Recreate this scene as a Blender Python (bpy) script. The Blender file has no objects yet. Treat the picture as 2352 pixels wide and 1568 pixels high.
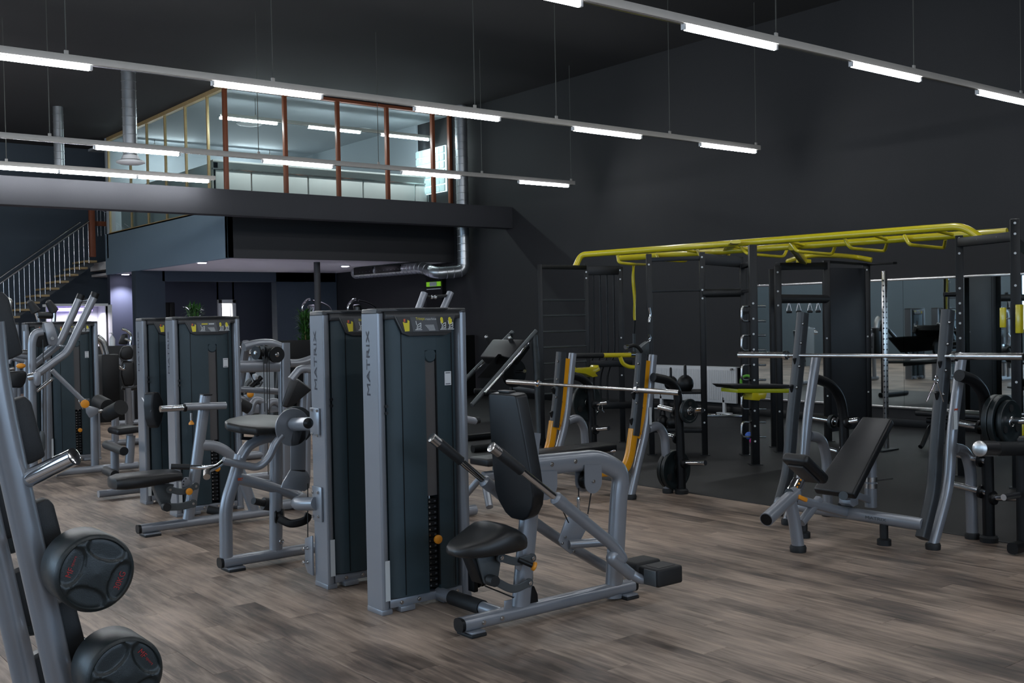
import bpy, bmesh, math, random
from mathutils import Vector as V, Matrix
random.seed(7)
SC = bpy.context.scene
COL = SC.collection
PI = math.pi
# ------------------------------------------------------------------ camera (metres; +X runs to the right wall, +Y to the back of the hall)
CAM = V((0, 0, 1.68)); FPX = 2450.0
_y, _p, _r = math.radians(38), math.radians(1.216), math.radians(1.1)
_H = V((math.cos(_y), -math.sin(_y), 0))
CF = V((math.sin(_y)*math.cos(_p), math.cos(_y)*math.cos(_p), -math.sin(_p)))
_W = _H.cross(CF)
CR = _H*math.cos(_r) - _W*math.sin(_r)
CU = _H*math.sin(_r) + _W*math.cos(_r)
cam = bpy.data.cameras.new('camera'); cam.sensor_width = 36; cam.lens = 36*FPX/2352
cam.clip_start = .05; cam.clip_end = 200
camo = bpy.data.objects.new('camera', cam); COL.objects.link(camo)
m = Matrix((CR, CU, -CF)).transposed().to_4x4(); m.translation = CAM
camo.matrix_world = m
SC.camera = camo
# ------------------------------------------------------------------ world, exposure
w = bpy.data.worlds.new('world'); SC.world = w; w.use_nodes = True
w.node_tree.nodes['Background'].inputs[0].default_value = (.45, .55, .7, 1)
w.node_tree.nodes['Background'].inputs[1].default_value = .05
SC.view_settings.view_transform = 'Standard'; SC.view_settings.look = 'None'
SC.view_settings.gamma = 1; SC.view_settings.use_curve_mapping = False
SC.view_settings.exposure = 0.88
SC.cycles.caustics_reflective = False; SC.cycles.caustics_refractive = False
SC.cycles.max_bounces = 8; SC.cycles.sample_clamp_indirect = 6
TUBE_W = 41.0          # emission of the fluorescent tubes
WINDOW_BACK = 2.6
WINDOW_W = 1.7         # daylight through the out-of-frame windows

def at(px, py, X=None, Y=None, Z=None, D=None):
    """point of the place seen at a photograph pixel, on the plane X=.., Y=.., Z=.. (or at depth D)"""
    d = CF + CR*((px-1176)/FPX) + CU*((784-py)/FPX)
    if X is not None: t = (X-CAM.x)/d.x
    elif Y is not None: t = (Y-CAM.y)/d.y
    elif Z is not None: t = (Z-CAM.z)/d.z
    else: t = D
    return CAM + d*t
def to_px(p):
    v = V(p)-CAM; z = v.dot(CF)
    return (1176+FPX*v.dot(CR)/z, 784-FPX*v.dot(CU)/z, z) if z > .01 else (0, 0, -1)
# ------------------------------------------------------------------ materials
MATS = {}
def mat(name, col, rough=.5, metal=0., noise=0., nscale=20., bump=0., bscale=300., coat=0., emit=None, estr=0., spec=None):
    if name in MATS: return MATS[name]
    m = bpy.data.materials.new(name); m.use_nodes = True
    nt = m.node_tree; b = nt.nodes['Principled BSDF']
    b.inputs['Base Color'].default_value = (*col, 1)
    b.inputs['Roughness'].default_value = rough; b.inputs['Metallic'].default_value = metal
    if coat: b.inputs['Coat Weight'].default_value = coat; b.inputs['Coat Roughness'].default_value = .13
    if spec is not None: b.inputs['Specular IOR Level'].default_value = spec
    if emit: b.inputs['Emission Color'].default_value = (*emit, 1); b.inputs['Emission Strength'].default_value = estr
    tc = nt.nodes.new('ShaderNodeTexCoord')
    if noise:
        n = nt.nodes.new('ShaderNodeTexNoise'); n.inputs['Scale'].default_value = nscale; n.inputs['Detail'].default_value = 5
        nt.links.new(tc.outputs['Object'], n.inputs['Vector'])
        mx = nt.nodes.new('ShaderNodeMix'); mx.data_type = 'RGBA'
        mx.inputs[6].default_value = (*[c*(1-noise) for c in col], 1); mx.inputs[7].default_value = (*[min(1, c*(1+noise)) for c in col], 1)
        nt.links.new(n.outputs['Fac'], mx.inputs[0]); nt.links.new(mx.outputs[2], b.inputs['Base Color'])
        mr = nt.nodes.new('ShaderNodeMapRange'); mr.inputs['To Min'].default_value = max(0, rough-.025); mr.inputs['To Max'].default_value = min(1, rough+.025)
        nt.links.new(n.outputs['Fac'], mr.inputs['Value']); nt.links.new(mr.outputs['Result'], b.inputs['Roughness'])
    if bump:
        n2 = nt.nodes.new('ShaderNodeTexNoise'); n2.inputs['Scale'].default_value = bscale; n2.inputs['Detail'].default_value = 2
        nt.links.new(tc.outputs['Object'], n2.inputs['Vector'])
        bp = nt.nodes.new('ShaderNodeBump'); bp.inputs['Strength'].default_value = bump; bp.inputs['Distance'].default_value = .002
        nt.links.new(n2.outputs['Fac'], bp.inputs['Height']); nt.links.new(bp.outputs['Normal'], b.inputs['Normal'])
    if emit and estr > 1: m.cycles.emission_sampling = 'FRONT'
    MATS[name] = m; return m
silver = mat('silver_paint', (.275, .290, .318), .31, .4, .03, 6, coat=.3)
dsilver = mat('slate_plate', (.085, .095, .10), .4, .3, .1, 20)
vinyl = mat('black_vinyl', (.0065, .007, .008), .42, 0, .15, 8)
tanpad = mat('vinyl_glossy', (.014, .0135, .013), .40, 0, .1, 8)
shroudm = mat('shroud_plastic', (.026, .045, .054), .36, .1, .15, 5, .25, 1200)
stripm = mat('smoked_window', (.095, .088, .086), .25, 0, .05, 9)
capm = mat('cap_plastic', (.035, .035, .036), .38, 0, .1, 10, .2, 900)
placm = mat('placard', (.07, .075, .085), .35, 0, .05, 10)
placd = mat('placard_dark', (.025, .027, .03), .35)
chrome = mat('chrome', (.72, .73, .75), .1, 1., .04, 30)
steel = mat('brushed_steel', (.55, .54, .53), .24, 1., .08, 60)
orange = mat('orange_plastic', (.80, .30, .02), .4, 0, .05, 20)
orangep = mat('orange_paint', (.72, .31, .01), .28, 0, .05, 8, coat=.5)
yellow = mat('yellow_paint', (.60, .50, .015), .3, 0, .08, 8, coat=.5)
yellowp = mat('yellow_print', (.7, .6, .03), .5)
whitep = mat('white_print', (.62, .64, .64), .5)
blackm = mat('black_paint', (.0042, .0046, .0052), .42, 0, .1, 8, spec=.32)
rubber = mat('black_rubber', (.007, .0074, .008), .6, 0, .2, 20, .3, 500)
urethane = mat('black_urethane', (.010, .015, .016), .36, 0, .15, 10, .25, 500)
redp = mat('red_print', (.34, .015, .015), .5)
darkp = mat('dark_print', (.015, .016, .03), .5)
whitepaint = mat('white_enamel', (.62, .63, .64), .4, 0, .03, 10)
railm = mat('rail_aluminium', (.62, .58, .53), .5, .0, .06, 10)
cable = mat('black_cable', (.01, .01, .01), .5)
rodm = mat('wire_rope', (.10, .10, .09), .5, .5)
galv = mat('galvanised_duct', (.42, .44, .46), .32, .9, .25, 6, .3, 60)
terra = mat('terracotta_paint', (.22, .065, .028), .5, 0, .1, 6)
woodtan = mat('pale_wood', (.42, .30, .14), .5, 0, .2, 12)
leafm = mat('green_leaf', (.035, .12, .02), .5, 0, .3, 10)
tubem = mat('lit_tube', (.9, .9, .9), .5, emit=(.93, .96, 1.), estr=TUBE_W)
wallm = mat('charcoal_wall', (.0150, .0150, .0165), .75, 0, .12, 1.2, .3, 120)
beamm = mat('grey_beam', (.028, .029, .034), .8, 0, .08, 1, .3, 120)
blueg = mat('slate_blue_wall', (.040, .056, .074), .75, 0, .1, 1, .3, 120)
ceilm = mat('dark_ceiling', (.017, .0165, .017), .9, 0, .15, .8, .3, 60)
soffit = mat('pale_soffit', (.72, .69, .67), .8, 0, .04, 2)
palewall = mat('pale_wall', (.34, .38, .41), .8, 0, .04, 2)
whitewall = mat('white_panelling', (.47, .475, .46), .7, 0, .03, 2)

def rubber_floor_mat():
    m = mat('rubber_flooring', (.0072, .0066, .0064), .58, 0, .35, 2.5, .5, 220)
    return m
rubfloor = rubber_floor_mat()
PW, PL = .18, 1.25
def wood_mat():
    m = bpy.data.materials.new('grey_oak_planks'); m.use_nodes = True; nt = m.node_tree; N = nt.nodes.new; L = nt.links.new
    b = nt.nodes['Principled BSDF']
    g = N('ShaderNodeNewGeometry'); s = N('ShaderNodeSeparateXYZ'); L(g.outputs['Position'], s.inputs[0])
    def mth(op, a, c=None):
        n = N('ShaderNodeMath'); n.operation = op
        for i, v in enumerate((a, c)):
            if v is None: continue
            if isinstance(v, (int, float)): n.inputs[i].default_value = v
            else: L(v, n.inputs[i])
        return n.outputs[0]
    ix = mth('FLOOR', mth('DIVIDE', s.outputs[0], PW))
    off = mth('MULTIPLY', mth('FRACT', mth('MULTIPLY', ix, .37)), PL)
    iy = mth('FLOOR', mth('DIVIDE', mth('ADD', s.outputs[1], off), PL))
    c = N('ShaderNodeCombineXYZ'); L(ix, c.inputs[0]); L(iy, c.inputs[1])
    wn = N('ShaderNodeTexWhiteNoise'); wn.noise_dimensions = '2D'; L(c.outputs[0], wn.inputs['Vector'])
    # grain: stretched along the plank
    c2 = N('ShaderNodeCombineXYZ'); L(mth('MULTIPLY', s.outputs[0], 16), c2.inputs[0]); L(mth('MULTIPLY', s.outputs[1], 1.5), c2.inputs[1]); L(mth('MULTIPLY', wn.outputs['Value'], 40), c2.inputs[2])
    n1 = N('ShaderNodeTexNoise'); n1.inputs['Scale'].default_value = 1.6; n1.inputs['Detail'].default_value = 9; n1.inputs['Roughness'].default_value = .62; n1.inputs['Distortion'].default_value = .6; L(c2.outputs[0], n1.inputs['Vector'])
    # smudges
    c3 = N('ShaderNodeCombineXYZ'); L(mth('MULTIPLY', s.outputs[0], 3.2), c3.inputs[0]); L(mth('MULTIPLY', s.outputs[1], 1.1), c3.inputs[1]); L(mth('MULTIPLY', wn.outputs['Value'], 1.1), c3.inputs[2])
    n2 = N('ShaderNodeTexNoise'); n2.inputs['Scale'].default_value = 1.; n2.inputs['Detail'].default_value = 4; L(c3.outputs[0], n2.inputs['Vector'])
    v = mth('ADD', mth('MULTIPLY', n1.outputs['Fac'], .60), mth('MULTIPLY', n2.outputs['Fac'], .72))
    n3 = N('ShaderNodeTexNoise'); n3.inputs['Scale'].default_value = .9; n3.inputs['Detail'].default_value = 5; L(g.outputs['Position'], n3.inputs['Vector'])
    v = mth('ADD', v, mth('MULTIPLY', wn.outputs['Value'], .04)); v = mth('ADD', v, mth('MULTIPLY', mth('SUBTRACT', n3.outputs['Fac'], .5), .40))
    r = N('ShaderNodeValToRGB'); L(v, r.inputs[0])
    e = r.color_ramp.elements
    e[0].position = .47; e[0].color = (.055, .039, .029, 1); e[1].position = .95; e[1].color = (.60, .455, .352, 1)
    k = e.new(.60); k.color = (.152, .110, .084, 1); k = e.new(.74); k.color = (.345, .258, .198, 1)
    L(r.outputs[0], b.inputs['Base Color'])
    mr = N('ShaderNodeMapRange'); mr.inputs['To Min'].default_value = .42; mr.inputs['To Max'].default_value = .58; L(n1.outputs['Fac'], mr.inputs['Value']); L(mr.outputs[0], b.inputs['Roughness'])
    bp = N('ShaderNodeBump'); bp.inputs['Strength'].default_value = .12; bp.inputs['Distance'].default_value = .002; L(n1.outputs['Fac'], bp.inputs['Height']); L(bp.outputs[0], b.inputs['Normal'])
    return m
wood = wood_mat()
def glass_mat(name, tint=(.88, .95, .95), base=.035):
    m = bpy.data.materials.new(name); m.use_nodes = True; nt = m.node_tree; nt.nodes.clear(); N = nt.nodes.new; L = nt.links.new
    o = N('ShaderNodeOutputMaterial'); t = N('ShaderNodeBsdfTransparent'); t.inputs[0].default_value = (*tint, 1)
    g = N('ShaderNodeBsdfGlossy'); g.inputs['Roughness'].default_value = .015; g.inputs[0].default_value = (.9, .95, 1, 1)
    f0 = N('ShaderNodeLayerWeight'); f0.inputs[0].default_value = .5; f = N('ShaderNodeMath'); f.operation = 'POWER'; f.inputs[1].default_value = 5; L(f0.outputs['Facing'], f.inputs[0]); a = N('ShaderNodeMath'); a.operation = 'ADD'; a.inputs[1].default_value = base
    L(f.outputs[0], a.inputs[0]); mx = N('ShaderNodeMixShader'); L(a.outputs[0], mx.inputs[0]); L(t.outputs[0], mx.inputs[1]); L(g.outputs[0], mx.inputs[2]); L(mx.outputs[0], o.inputs[0])
    return m
glass = glass_mat('balcony_glass')
def mirror_mat():
    m = bpy.data.materials.new('mirror_glass'); m.use_nodes = True; b = m.node_tree.nodes['Principled BSDF']
    b.inputs['Base Color'].default_value = (.62, .68, .68, 1); b.inputs['Metallic'].default_value = 1; b.inputs['Roughness'].default_value = .02
    return m
mirrorm = mirror_mat()

# ------------------------------------------------------------------ mesh building
def basis(axis, ref=None):
    t = V(axis).normalized()
    a = V(ref) if ref is not None else (V((0, 0, 1)) if abs(t.z) < .9 else V((1, 0, 0)))
    a = a - t*a.dot(t)
    if a.length < 1e-6: a = t.orthogonal()
    a.normalize(); return a, t.cross(a)
def smooth_path(pts, fil, n=5):
    pts = [V(p) for p in pts]
    if len(pts) < 3 or fil <= 0: return pts
    out = [pts[0]]
    for i in range(1, len(pts)-1):
        p, q, r = pts[i-1], pts[i], pts[i+1]
        d = min(fil, (q-p).length*.48, (r-q).length*.48)
        a = q+(p-q).normalized()*d; c = q+(r-q).normalized()*d
        for k in range(n+1):
            u = k/n; out.append(a*(1-u)**2+q*2*u*(1-u)+c*u*u)
    out.append(pts[-1]); return out
class G:
    def __init__(s): s.bm = bmesh.new()
    def tube(s, pts, r, rb=None, side=None, seg=12, fil=.08, sq=1., n=5, r2=None):
        pts = smooth_path(pts, fil, n); bm = s.bm; rb = rb or r; rings = []
        a = None
        for i, p in enumerate(pts):
            t = (pts[min(i+1, len(pts)-1)]-pts[max(i-1, 0)])
            if t.length < 1e-9: continue
            t.normalize()
            if side is not None: a, b = basis(t, side)
            else:
                a, b = basis(t, a)
            u = i/(len(pts)-1); k = 1 if r2 is None else (1-u)+u*r2/r
            ring = []
            for j in range(seg):
                th = 2*PI*(j+.5)/seg; c, d = math.cos(th), math.sin(th)
                if sq != 1: c = math.copysign(abs(c)**sq, c); d = math.copysign(abs(d)**sq, d)
                ring.append(bm.verts.new(p+a*(r*k*c)+b*(rb*k*d)))
            rings.append(ring)
        for q, w_ in zip(rings, rings[1:]):
            for j in range(seg): bm.faces.new((q[j], q[(j+1) % seg], w_[(j+1) % seg], w_[j]))
        bm.faces.new(rings[0][::-1]); bm.faces.new(rings[-1]); return s
    def cyl(s, p0, p1, r, r2=None, seg=20): return s.lathe(p0, V(p1)-V(p0), [(0, r), ((V(p1)-V(p0)).length, r if r2 is None else r2)], seg)
    def lathe(s, p0, axis, prof, seg=24):
        t = V(axis).normalized(); a, b = basis(t); p0 = V(p0); bm = s.bm; rings = []
        for h, r in prof:
            c = p0+t*h
            rings.append([bm.verts.new(c+(a*math.cos(2*PI*j/seg)+b*math.sin(2*PI*j/seg))*max(r, 1e-4)) for j in range(seg)])
        for q, w_ in zip(rings, rings[1:]):
            for j in range(seg): bm.faces.new((q[j], q[(j+1) % seg], w_[(j+1) % seg], w_[j]))
        bm.faces.new(rings[0][::-1]); bm.faces.new(rings[-1]); return s
    def slab(s, pts, vec, bev=0, seg=2):
        t = bmesh.new(); pts = [V(p) for p in pts]; vec = V(vec)
        f = [t.verts.new(p) for p in pts]; g = [t.verts.new(p+vec) for p in pts]; n = len(pts)
        t.faces.new(f); t.faces.new(g[::-1])
        for i in range(n): t.faces.new((f[i], g[i], g[(i+1) % n], f[(i+1) % n]))
        bmesh.ops.recalc_face_normals(t, faces=t.faces)
        if bev: bmesh.ops.bevel(t, geom=list(t.edges), offset=bev, segments=seg, affect='EDGES', profile=.5, clamp_overlap=True)
        s.add(t); return s
    def add(s, t):
        me = bpy.data.meshes.new('tmp'); t.to_mesh(me); t.free(); s.bm.from_mesh(me); bpy.data.meshes.remove(me)
    def box(s, c, size, bev=0, rot=None, seg=2):
        c = V(c); x, y, z = [k/2 for k in size]
        M = rot.to_3x3() if rot is not None else Matrix.Identity(3)
        p = [c+M@V(q) for q in ((-x, -y, -z), (x, -y, -z), (x, y, -z), (-x, y, -z))]
        return s.slab(p, M@V((0, 0, 2*z)), bev, seg)
    def bar(s, p0, p1, w_, h, up=(0, 0, 1), bev=0):
        """box-section bar from p0 to p1: w_ sideways, h along up"""
        p0, p1 = V(p0), V(p1); t = (p1-p0); a, b = basis(t, up)
        q = [p0+a*(h/2*i)+b*(w_/2*j) for i, j in ((-1, -1), (1, -1), (1, 1), (-1, 1))]
        return s.slab(q, t, bev)
    def ball(s, c, r, sx=1, sy=1, sz=1, seg=16):
        t = bmesh.new(); bmesh.ops.create_uvsphere(t, u_segments=seg, v_segments=seg//2+2, radius=r)
        for v in t.verts: v.co = V((v.co.x*sx, v.co.y*sy, v.co.z*sz))+V(c)
        s.add(t); return s
    def ring(s, c, axis, R, r, seg=20, rs=8, arc=1.0, ref=None):
        a, b = basis(axis, ref); c = V(c)
        pts = [c+(a*math.cos(2*PI*arc*k/seg)+b*math.sin(2*PI*arc*k/seg))*R for k in range(seg+1)]
        return s.tube(pts, r, seg=rs, fil=0)
def finish(bm, name, m):
    bmesh.ops.recalc_face_normals(bm, faces=bm.faces)
    me = bpy.data.meshes.new(name); bm.to_mesh(me); bm.free()
    for p in me.polygons: p.use_smooth = True
    me.set_sharp_from_angle(angle=math.radians(38))
    for k in (m if isinstance(m, (list, tuple)) else [m]): me.materials.append(k)
    return me
ORG = {}
def link(name, g, m, parent=None, label=None, kind=None):
    """one mesh object; its geometry is given in world coordinates"""
    o = V((0, 0, 0)); p = parent
    if p is not None: o = ORG[p.name]
    bm = g.bm
    if o.length: bmesh.ops.translate(bm, verts=bm.verts, vec=-o)
    ob = bpy.data.objects.new(name, finish(bm, name, m)); COL.objects.link(ob)
    ORG[ob.name] = o
    if parent is not None: ob.parent = parent
    if label: ob['label'] = label
    if kind: ob['kind'] = kind
    return ob
def thing(name, label, cat, loc=(0, 0, 0), group=None):
    o = bpy.data.objects.new(name, None); COL.objects.link(o); o.location = V(loc); o.empty_display_size = .1
    o['label'] = label; o['category'] = cat
    if group: o['group'] = group
    ORG[o.name] = V(loc); return o
def solo(name, g, m, label, cat, loc, group=None):
    """a thing that is a single mesh"""
    loc = V(loc); bmesh.ops.translate(g.bm, verts=g.bm.verts, vec=-loc)
    ob = bpy.data.objects.new(name, finish(g.bm, name, m)); COL.objects.link(ob); ob.location = loc; ORG[ob.name] = loc
    ob['label'] = label; ob['category'] = cat
    if group: ob['group'] = group
    return ob
def struct(name, g, m): return link(name, g, m, kind='structure')
def dup(root, loc, label=None, group=None, rotz=None, scale=None):
    r = root.copy(); COL.objects.link(r); r.location = V(loc)
    if rotz is not None: r.rotation_euler = (0, 0, rotz)
    if scale: r.scale = scale
    if label: r['label'] = label
    if group: r['group'] = group
    def rec(a, b):
        for ch in list(a.children):
            c = ch.copy(); COL.objects.link(c); c.parent = b; rec(ch, c)
    for ch in list(root.children):
        c = ch.copy(); COL.objects.link(c); c.parent = r; rec(ch, c)
    return r
def text(s, parent, m, org, xdir, ydir, h, width=None, name='lettering', depth=.0012):
    cu = bpy.data.curves.new('t', 'FONT'); cu.body = s; cu.size = 1; cu.extrude = 0; cu.resolution_u = 3
    o = bpy.data.objects.new('t', cu); COL.objects.link(o); bpy.context.view_layer.update()
    me = bpy.data.meshes.new_from_object(o.evaluated_get(bpy.context.evaluated_depsgraph_get()))
    bpy.data.objects.remove(o); bpy.data.curves.remove(cu)
    xs = [v.co.x for v in me.vertices]; ys = [v.co.y for v in me.vertices]
    x0, x1, y0, y1 = min(xs), max(xs), min(ys), max(ys)
    X, Yd = V(xdir).normalized(), V(ydir).normalized(); n = X.cross(Yd)
    sy = h/(y1-y0); sx = width/(x1-x0) if width else sy
    base = ORG[parent.name]
    for v in me.vertices: v.co = V(org)+X*((v.co.x-x0)*sx)+Yd*((v.co.y-y0)*sy)+n*depth-base
    me.name = name; me.materials.clear(); me.materials.append(m)
    ob = bpy.data.objects.new(name, me); COL.objects.link(ob); ob.parent = parent; ORG[ob.name] = base
    return ob
def cat_path(pts, n=6):
    """Catmull-Rom through points"""
    P = [V(p) for p in pts]; P = [P[0]*2-P[1]]+P+[P[-1]*2-P[-2]]; out = []
    for i in range(1, len(P)-2):
        a, b, c, d = P[i-1:i+3]
        for k in range(n):
            t = k/n; out.append(.5*((2*b)+(c-a)*t+(2*a-5*b+4*c-d)*t*t+(3*b-a-3*c+d)*t**3))
    out.append(P[-2]); return out
# ================================================================== THE HALL
XW, YB, ZC, XR = 14.0, 29.3, 6.4, 7.5
XL, YF = -6.0, -5.0
fl = struct('floor', G().box(((XL+XW)/2, (YF+YB)/2, -.06), (XW-XL+.4, YB-YF+.4, .08)), rubber)
# planks: the 300 largest in view are objects of their own
def plank_geo(lx, ly): return G().slab([(.0008, .0008, -.02), (lx-.0008, .0008, -.02), (lx-.0008, ly-.0008, -.02), (.0008, ly-.0008, -.02)], (0, 0, .02), .0010, 1)
cand = []; rest = []
for i in range(int(XL/PW)-1, int(XR/PW)+1):
    off = ((i*.37) % 1.0)*PL
    for j in range(int(YF/PL)-2, int(YB/PL)+3):
        x0, y0 = i*PW, j*PL-off; x1, y1 = min(x0+PW, XR), y0+PL
        if x1-x0 < .02: continue
        p = to_px(((x0+x1)/2, (y0+y1)/2, 0)); q = to_px((x1, y0+.3, 0)); q2 = to_px((x0, y1-.2, 0))
        vis = any(k[2] > .5 and -60 < k[0] < 2412 and k[1] < 1700 for k in (p, q, q2))
        (cand if vis else rest).append((p[2], x0, y0, x1, y1))
cand.sort()
full = finish(plank_geo(PW, PL).bm, 'plank', wood); part_w = {}
for d, x0, y0, x1, y1 in cand[:300]:
    wd = round(x1-x0, 4)
    if wd == round(PW, 4): me = full
    else: me = part_w.setdefault(wd, finish(plank_geo(wd, PL).bm, 'plank', wood))
    o = bpy.data.objects.new('plank', me); COL.objects.link(o); o.location = (x0, y0, 0); o.parent = fl
g = G()
for d, x0, y0, x1, y1 in cand[300:]+rest:
    t = bmesh.new(); e = .0008
    vs = [t.verts.new(p) for p in ((x0+e, y0+e, 0), (x1-e, y0+e, 0), (x1-e, y1-e, 0), (x0+e, y1-e, 0))]
    ws = [t.verts.new((v.co.x, v.co.y, -.02)) for v in vs]
    t.faces.new(vs)
    for a in range(4): t.faces.new((vs[a], ws[a], ws[(a+1) % 4], vs[(a+1) % 4]))
    for f in t.faces: pass
    me = bpy.data.meshes.new('x'); t.to_mesh(me); t.free(); g.bm.from_mesh(me); bpy.data.meshes.remove(me)
link('far_planks', g, wood, fl, kind='stuff')
link('rubber_mat', G().box(((XR+XW)/2+.0, (YF+YB)/2, -.009), (XW-XR-.004, YB-YF, .024), .003), rubfloor, fl, 'black rubber gym flooring')
link('bounce_floor', G().box(((XR+XW)/2, 24.6, .006), (XW-XR-.02, 9.3, .012), .002), mat('bounce_floor_grey', (.36, .37, .40), .5, 0, .1, 3), fl, 'unseen pale grey floor added under the mezzanine to bounce light')  # hidden pale sheet, added so light bounces up onto the soffit
link('edge_trim', G().box((XR, (YF+YB)/2, .001), (.035, YB-YF, .006), .002), rubber, fl)
struct('ceiling', G().box(((XL+XW)/2, (YF+YB)/2, ZC+.05), (XW-XL+.4, YB-YF+.4, .1)), ceilm)
struct('wall_right', G().box((XW+.1, (YF+YB)/2, ZC/2), (.2, YB-YF+.4, ZC)), wallm)
struct('wall_back', G().box(((XL+XW)/2, YB+.1, ZC/2), (XW-XL+.4, .2, ZC)), blueg)
struct('wall_left', G().box((XL-.1, (YF+YB)/2, ZC/2), (.2, YB-YF+.4, ZC)), mat('pale_blue_wall', (.13, .17, .20), .8, 0, .05, 1))
struct('wall_front', G().box(((XL+XW)/2, YF-.1, ZC/2), (XW-XL+.4, .2, ZC)), wallm)
struct('baseboard_right', G().box((XW-.01, (YF+YB)/2, .06), (.02, YB-YF, .12), .004), blackm)
# out-of-frame daylight windows in the left and front walls
winm2 = mat('daylight_pane_back', (.6, .7, .8), .3, emit=(.5, .74, 1.), estr=WINDOW_BACK)
winm = mat('daylight_pane', (.6, .7, .8), .3, emit=(.55, .75, 1.), estr=WINDOW_W)
for k, (c, sz) in enumerate((((XL+.03, 4.0, 2.3), (.04, 7.0, 2.4)), ((2.5, YF+.03, 2.3), (9.0, .04, 2.4)), ((XL+.03, 12.5, 2.3), (.04, 9.0, 2.6)))):
    along = sz[0] > 1
    fr = struct('window_%d' % (3+k if k < 2 else 6), G().box((c[0], c[1], c[2]), (sz[0]+.02, sz[1], sz[2])), winm if k < 2 else winm2)
    n = 5; gg = G()
    for q in range(n+1):
        u = -.5+q/n
        gg.box((c[0]+(u*sz[0] if along else .03), c[1]+(.03 if along else u*sz[1]), c[2]), (.08, .08, sz[2]))
    link('window_frame', gg, blackm, fr)
# main grey beam
struct('trim_1', G().box(((XL+XW)/2, 17.95, 3.82), (XW-XL, .28, .45), .01), beamm)
# ---------------- mezzanine
MX, MY = 8.57, 20.0
struct('wall_mezzanine_front', G().box(((MX+XW)/2, MY+.06, 3.5), (XW-MX, .12, 1.02), .004), mat('grey_fascia', (.040, .039, .041), .8, 0, .08, 1, .3, 100))
struct('wall_mezzanine_side', G().box((MX+.06, (MY+27.6)/2, 3.5), (.12, 27.6-MY, 1.02), .004), mat('blue_fascia', (.20, .28, .34), .75, 0, .06, 1, .3, 100))
struct('floor_mezzanine', G().box(((MX+XW)/2+.05, (MY+YB)/2, 3.25), (XW-MX-.12, YB-MY-.1, .2)), soffit)
sof = struct('ceiling_soffit', G().box(((MX+XW)/2+.05, (MY+YB)/2, 3.03), (XW-MX-.14, YB-MY-.2, .06)), soffit)
struct('ceiling_mezzanine', G().box(((MX+XW)/2+.05, (MY+YB)/2, ZC-.05), (XW-MX-.14, YB-MY-.2, .06)), palewall)
struct('wall_mezzanine_back', G().box(((MX+XW)/2, 27.4, 4.9), (XW-MX, .1, 3.0)), palewall)
struct('wall_mezzanine_right', G().box((XW-.03, 24.7, 4.9), (.05, 6.6, 3.0)), palewall)
# glazing
GT, GB = 6.34, 4.01
fg = struct('window_1', G().box(((MX+XW)/2, MY+.05, GT+.02), (XW-MX, .10, .06)).box(((MX+XW)/2, MY+.05, GB-.01), (XW-MX, .10, .05)), terra)
fx = [MX+.03]+[at(px, 350, Y=MY).x for px in (658, 779, 892, 997)]+[XW-.03]
for x in fx: link('mullion', G().box((x, MY+.05, (GT+GB)/2), (.075, .09, GT-GB), .004), terra, fg)
for a, b in zip(fx, fx[1:]): link('pane', G().box(((a+b)/2, MY+.05, (GT+GB)/2), (b-a-.06, .012, GT-GB-.04)), glass, fg)
sg = struct('window_2', G().box((MX+.05, (MY+27.3)/2, GT+.02), (.10, 27.3-MY, .09)).box((MX+.05, (MY+27.3)/2, GB-.01), (.10, 27.3-MY, .05)), woodtan)
sy = [MY+.15]+[at(px, 300, X=MX).y for px in (472, 421, 374, 332, 293)]+[27.3]
for y in sy: link('mullion', G().box((MX+.05, y, (GT+GB)/2), (.05, .05, GT-GB), .004), woodtan, sg)
for a, b in zip(sy, sy[1:]): link('pane', G().box((MX+.05, (a+b)/2, (GT+GB)/2), (.012, b-a-.05, GT-GB-.04)), glass, sg)
# white panelled low wall behind the glass
PYY = 21.0
pw = struct('wall_panelled', G().box((11.35, PYY+.05, 4.18), (5.3, .1, 1.66)), whitewall)
pxs = [8.75]+[at(px, 430, Y=PYY).x for px in (577, 707, 833, 952)]+[XW-.05]
for a_, b_ in zip(pxs, pxs[1:]):
    link('panel', G().box(((a_+b_)/2, PYY-.015, 4.42), (b_-a_-.035, .03, .86), .004), whitewall, pw)
    link('joint_strip', G().box((b_, PYY-.004, 4.42), (.03, .012, .86)), steel, pw)
link('rail_strip', G().box((11.35, PYY-.02, 4.87), (5.3, .05, .03)), steel, pw)
link('upper_trim', G().box((11.35, PYY+.03, 5.03), (5.3, .18, .04), .004), whitewall, pw)
link('return_panel', G().box((8.78, (PYY+26.8)/2, 4.18), (.1, 26.8-PYY, 1.66), .004), whitewall, pw)
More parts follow.
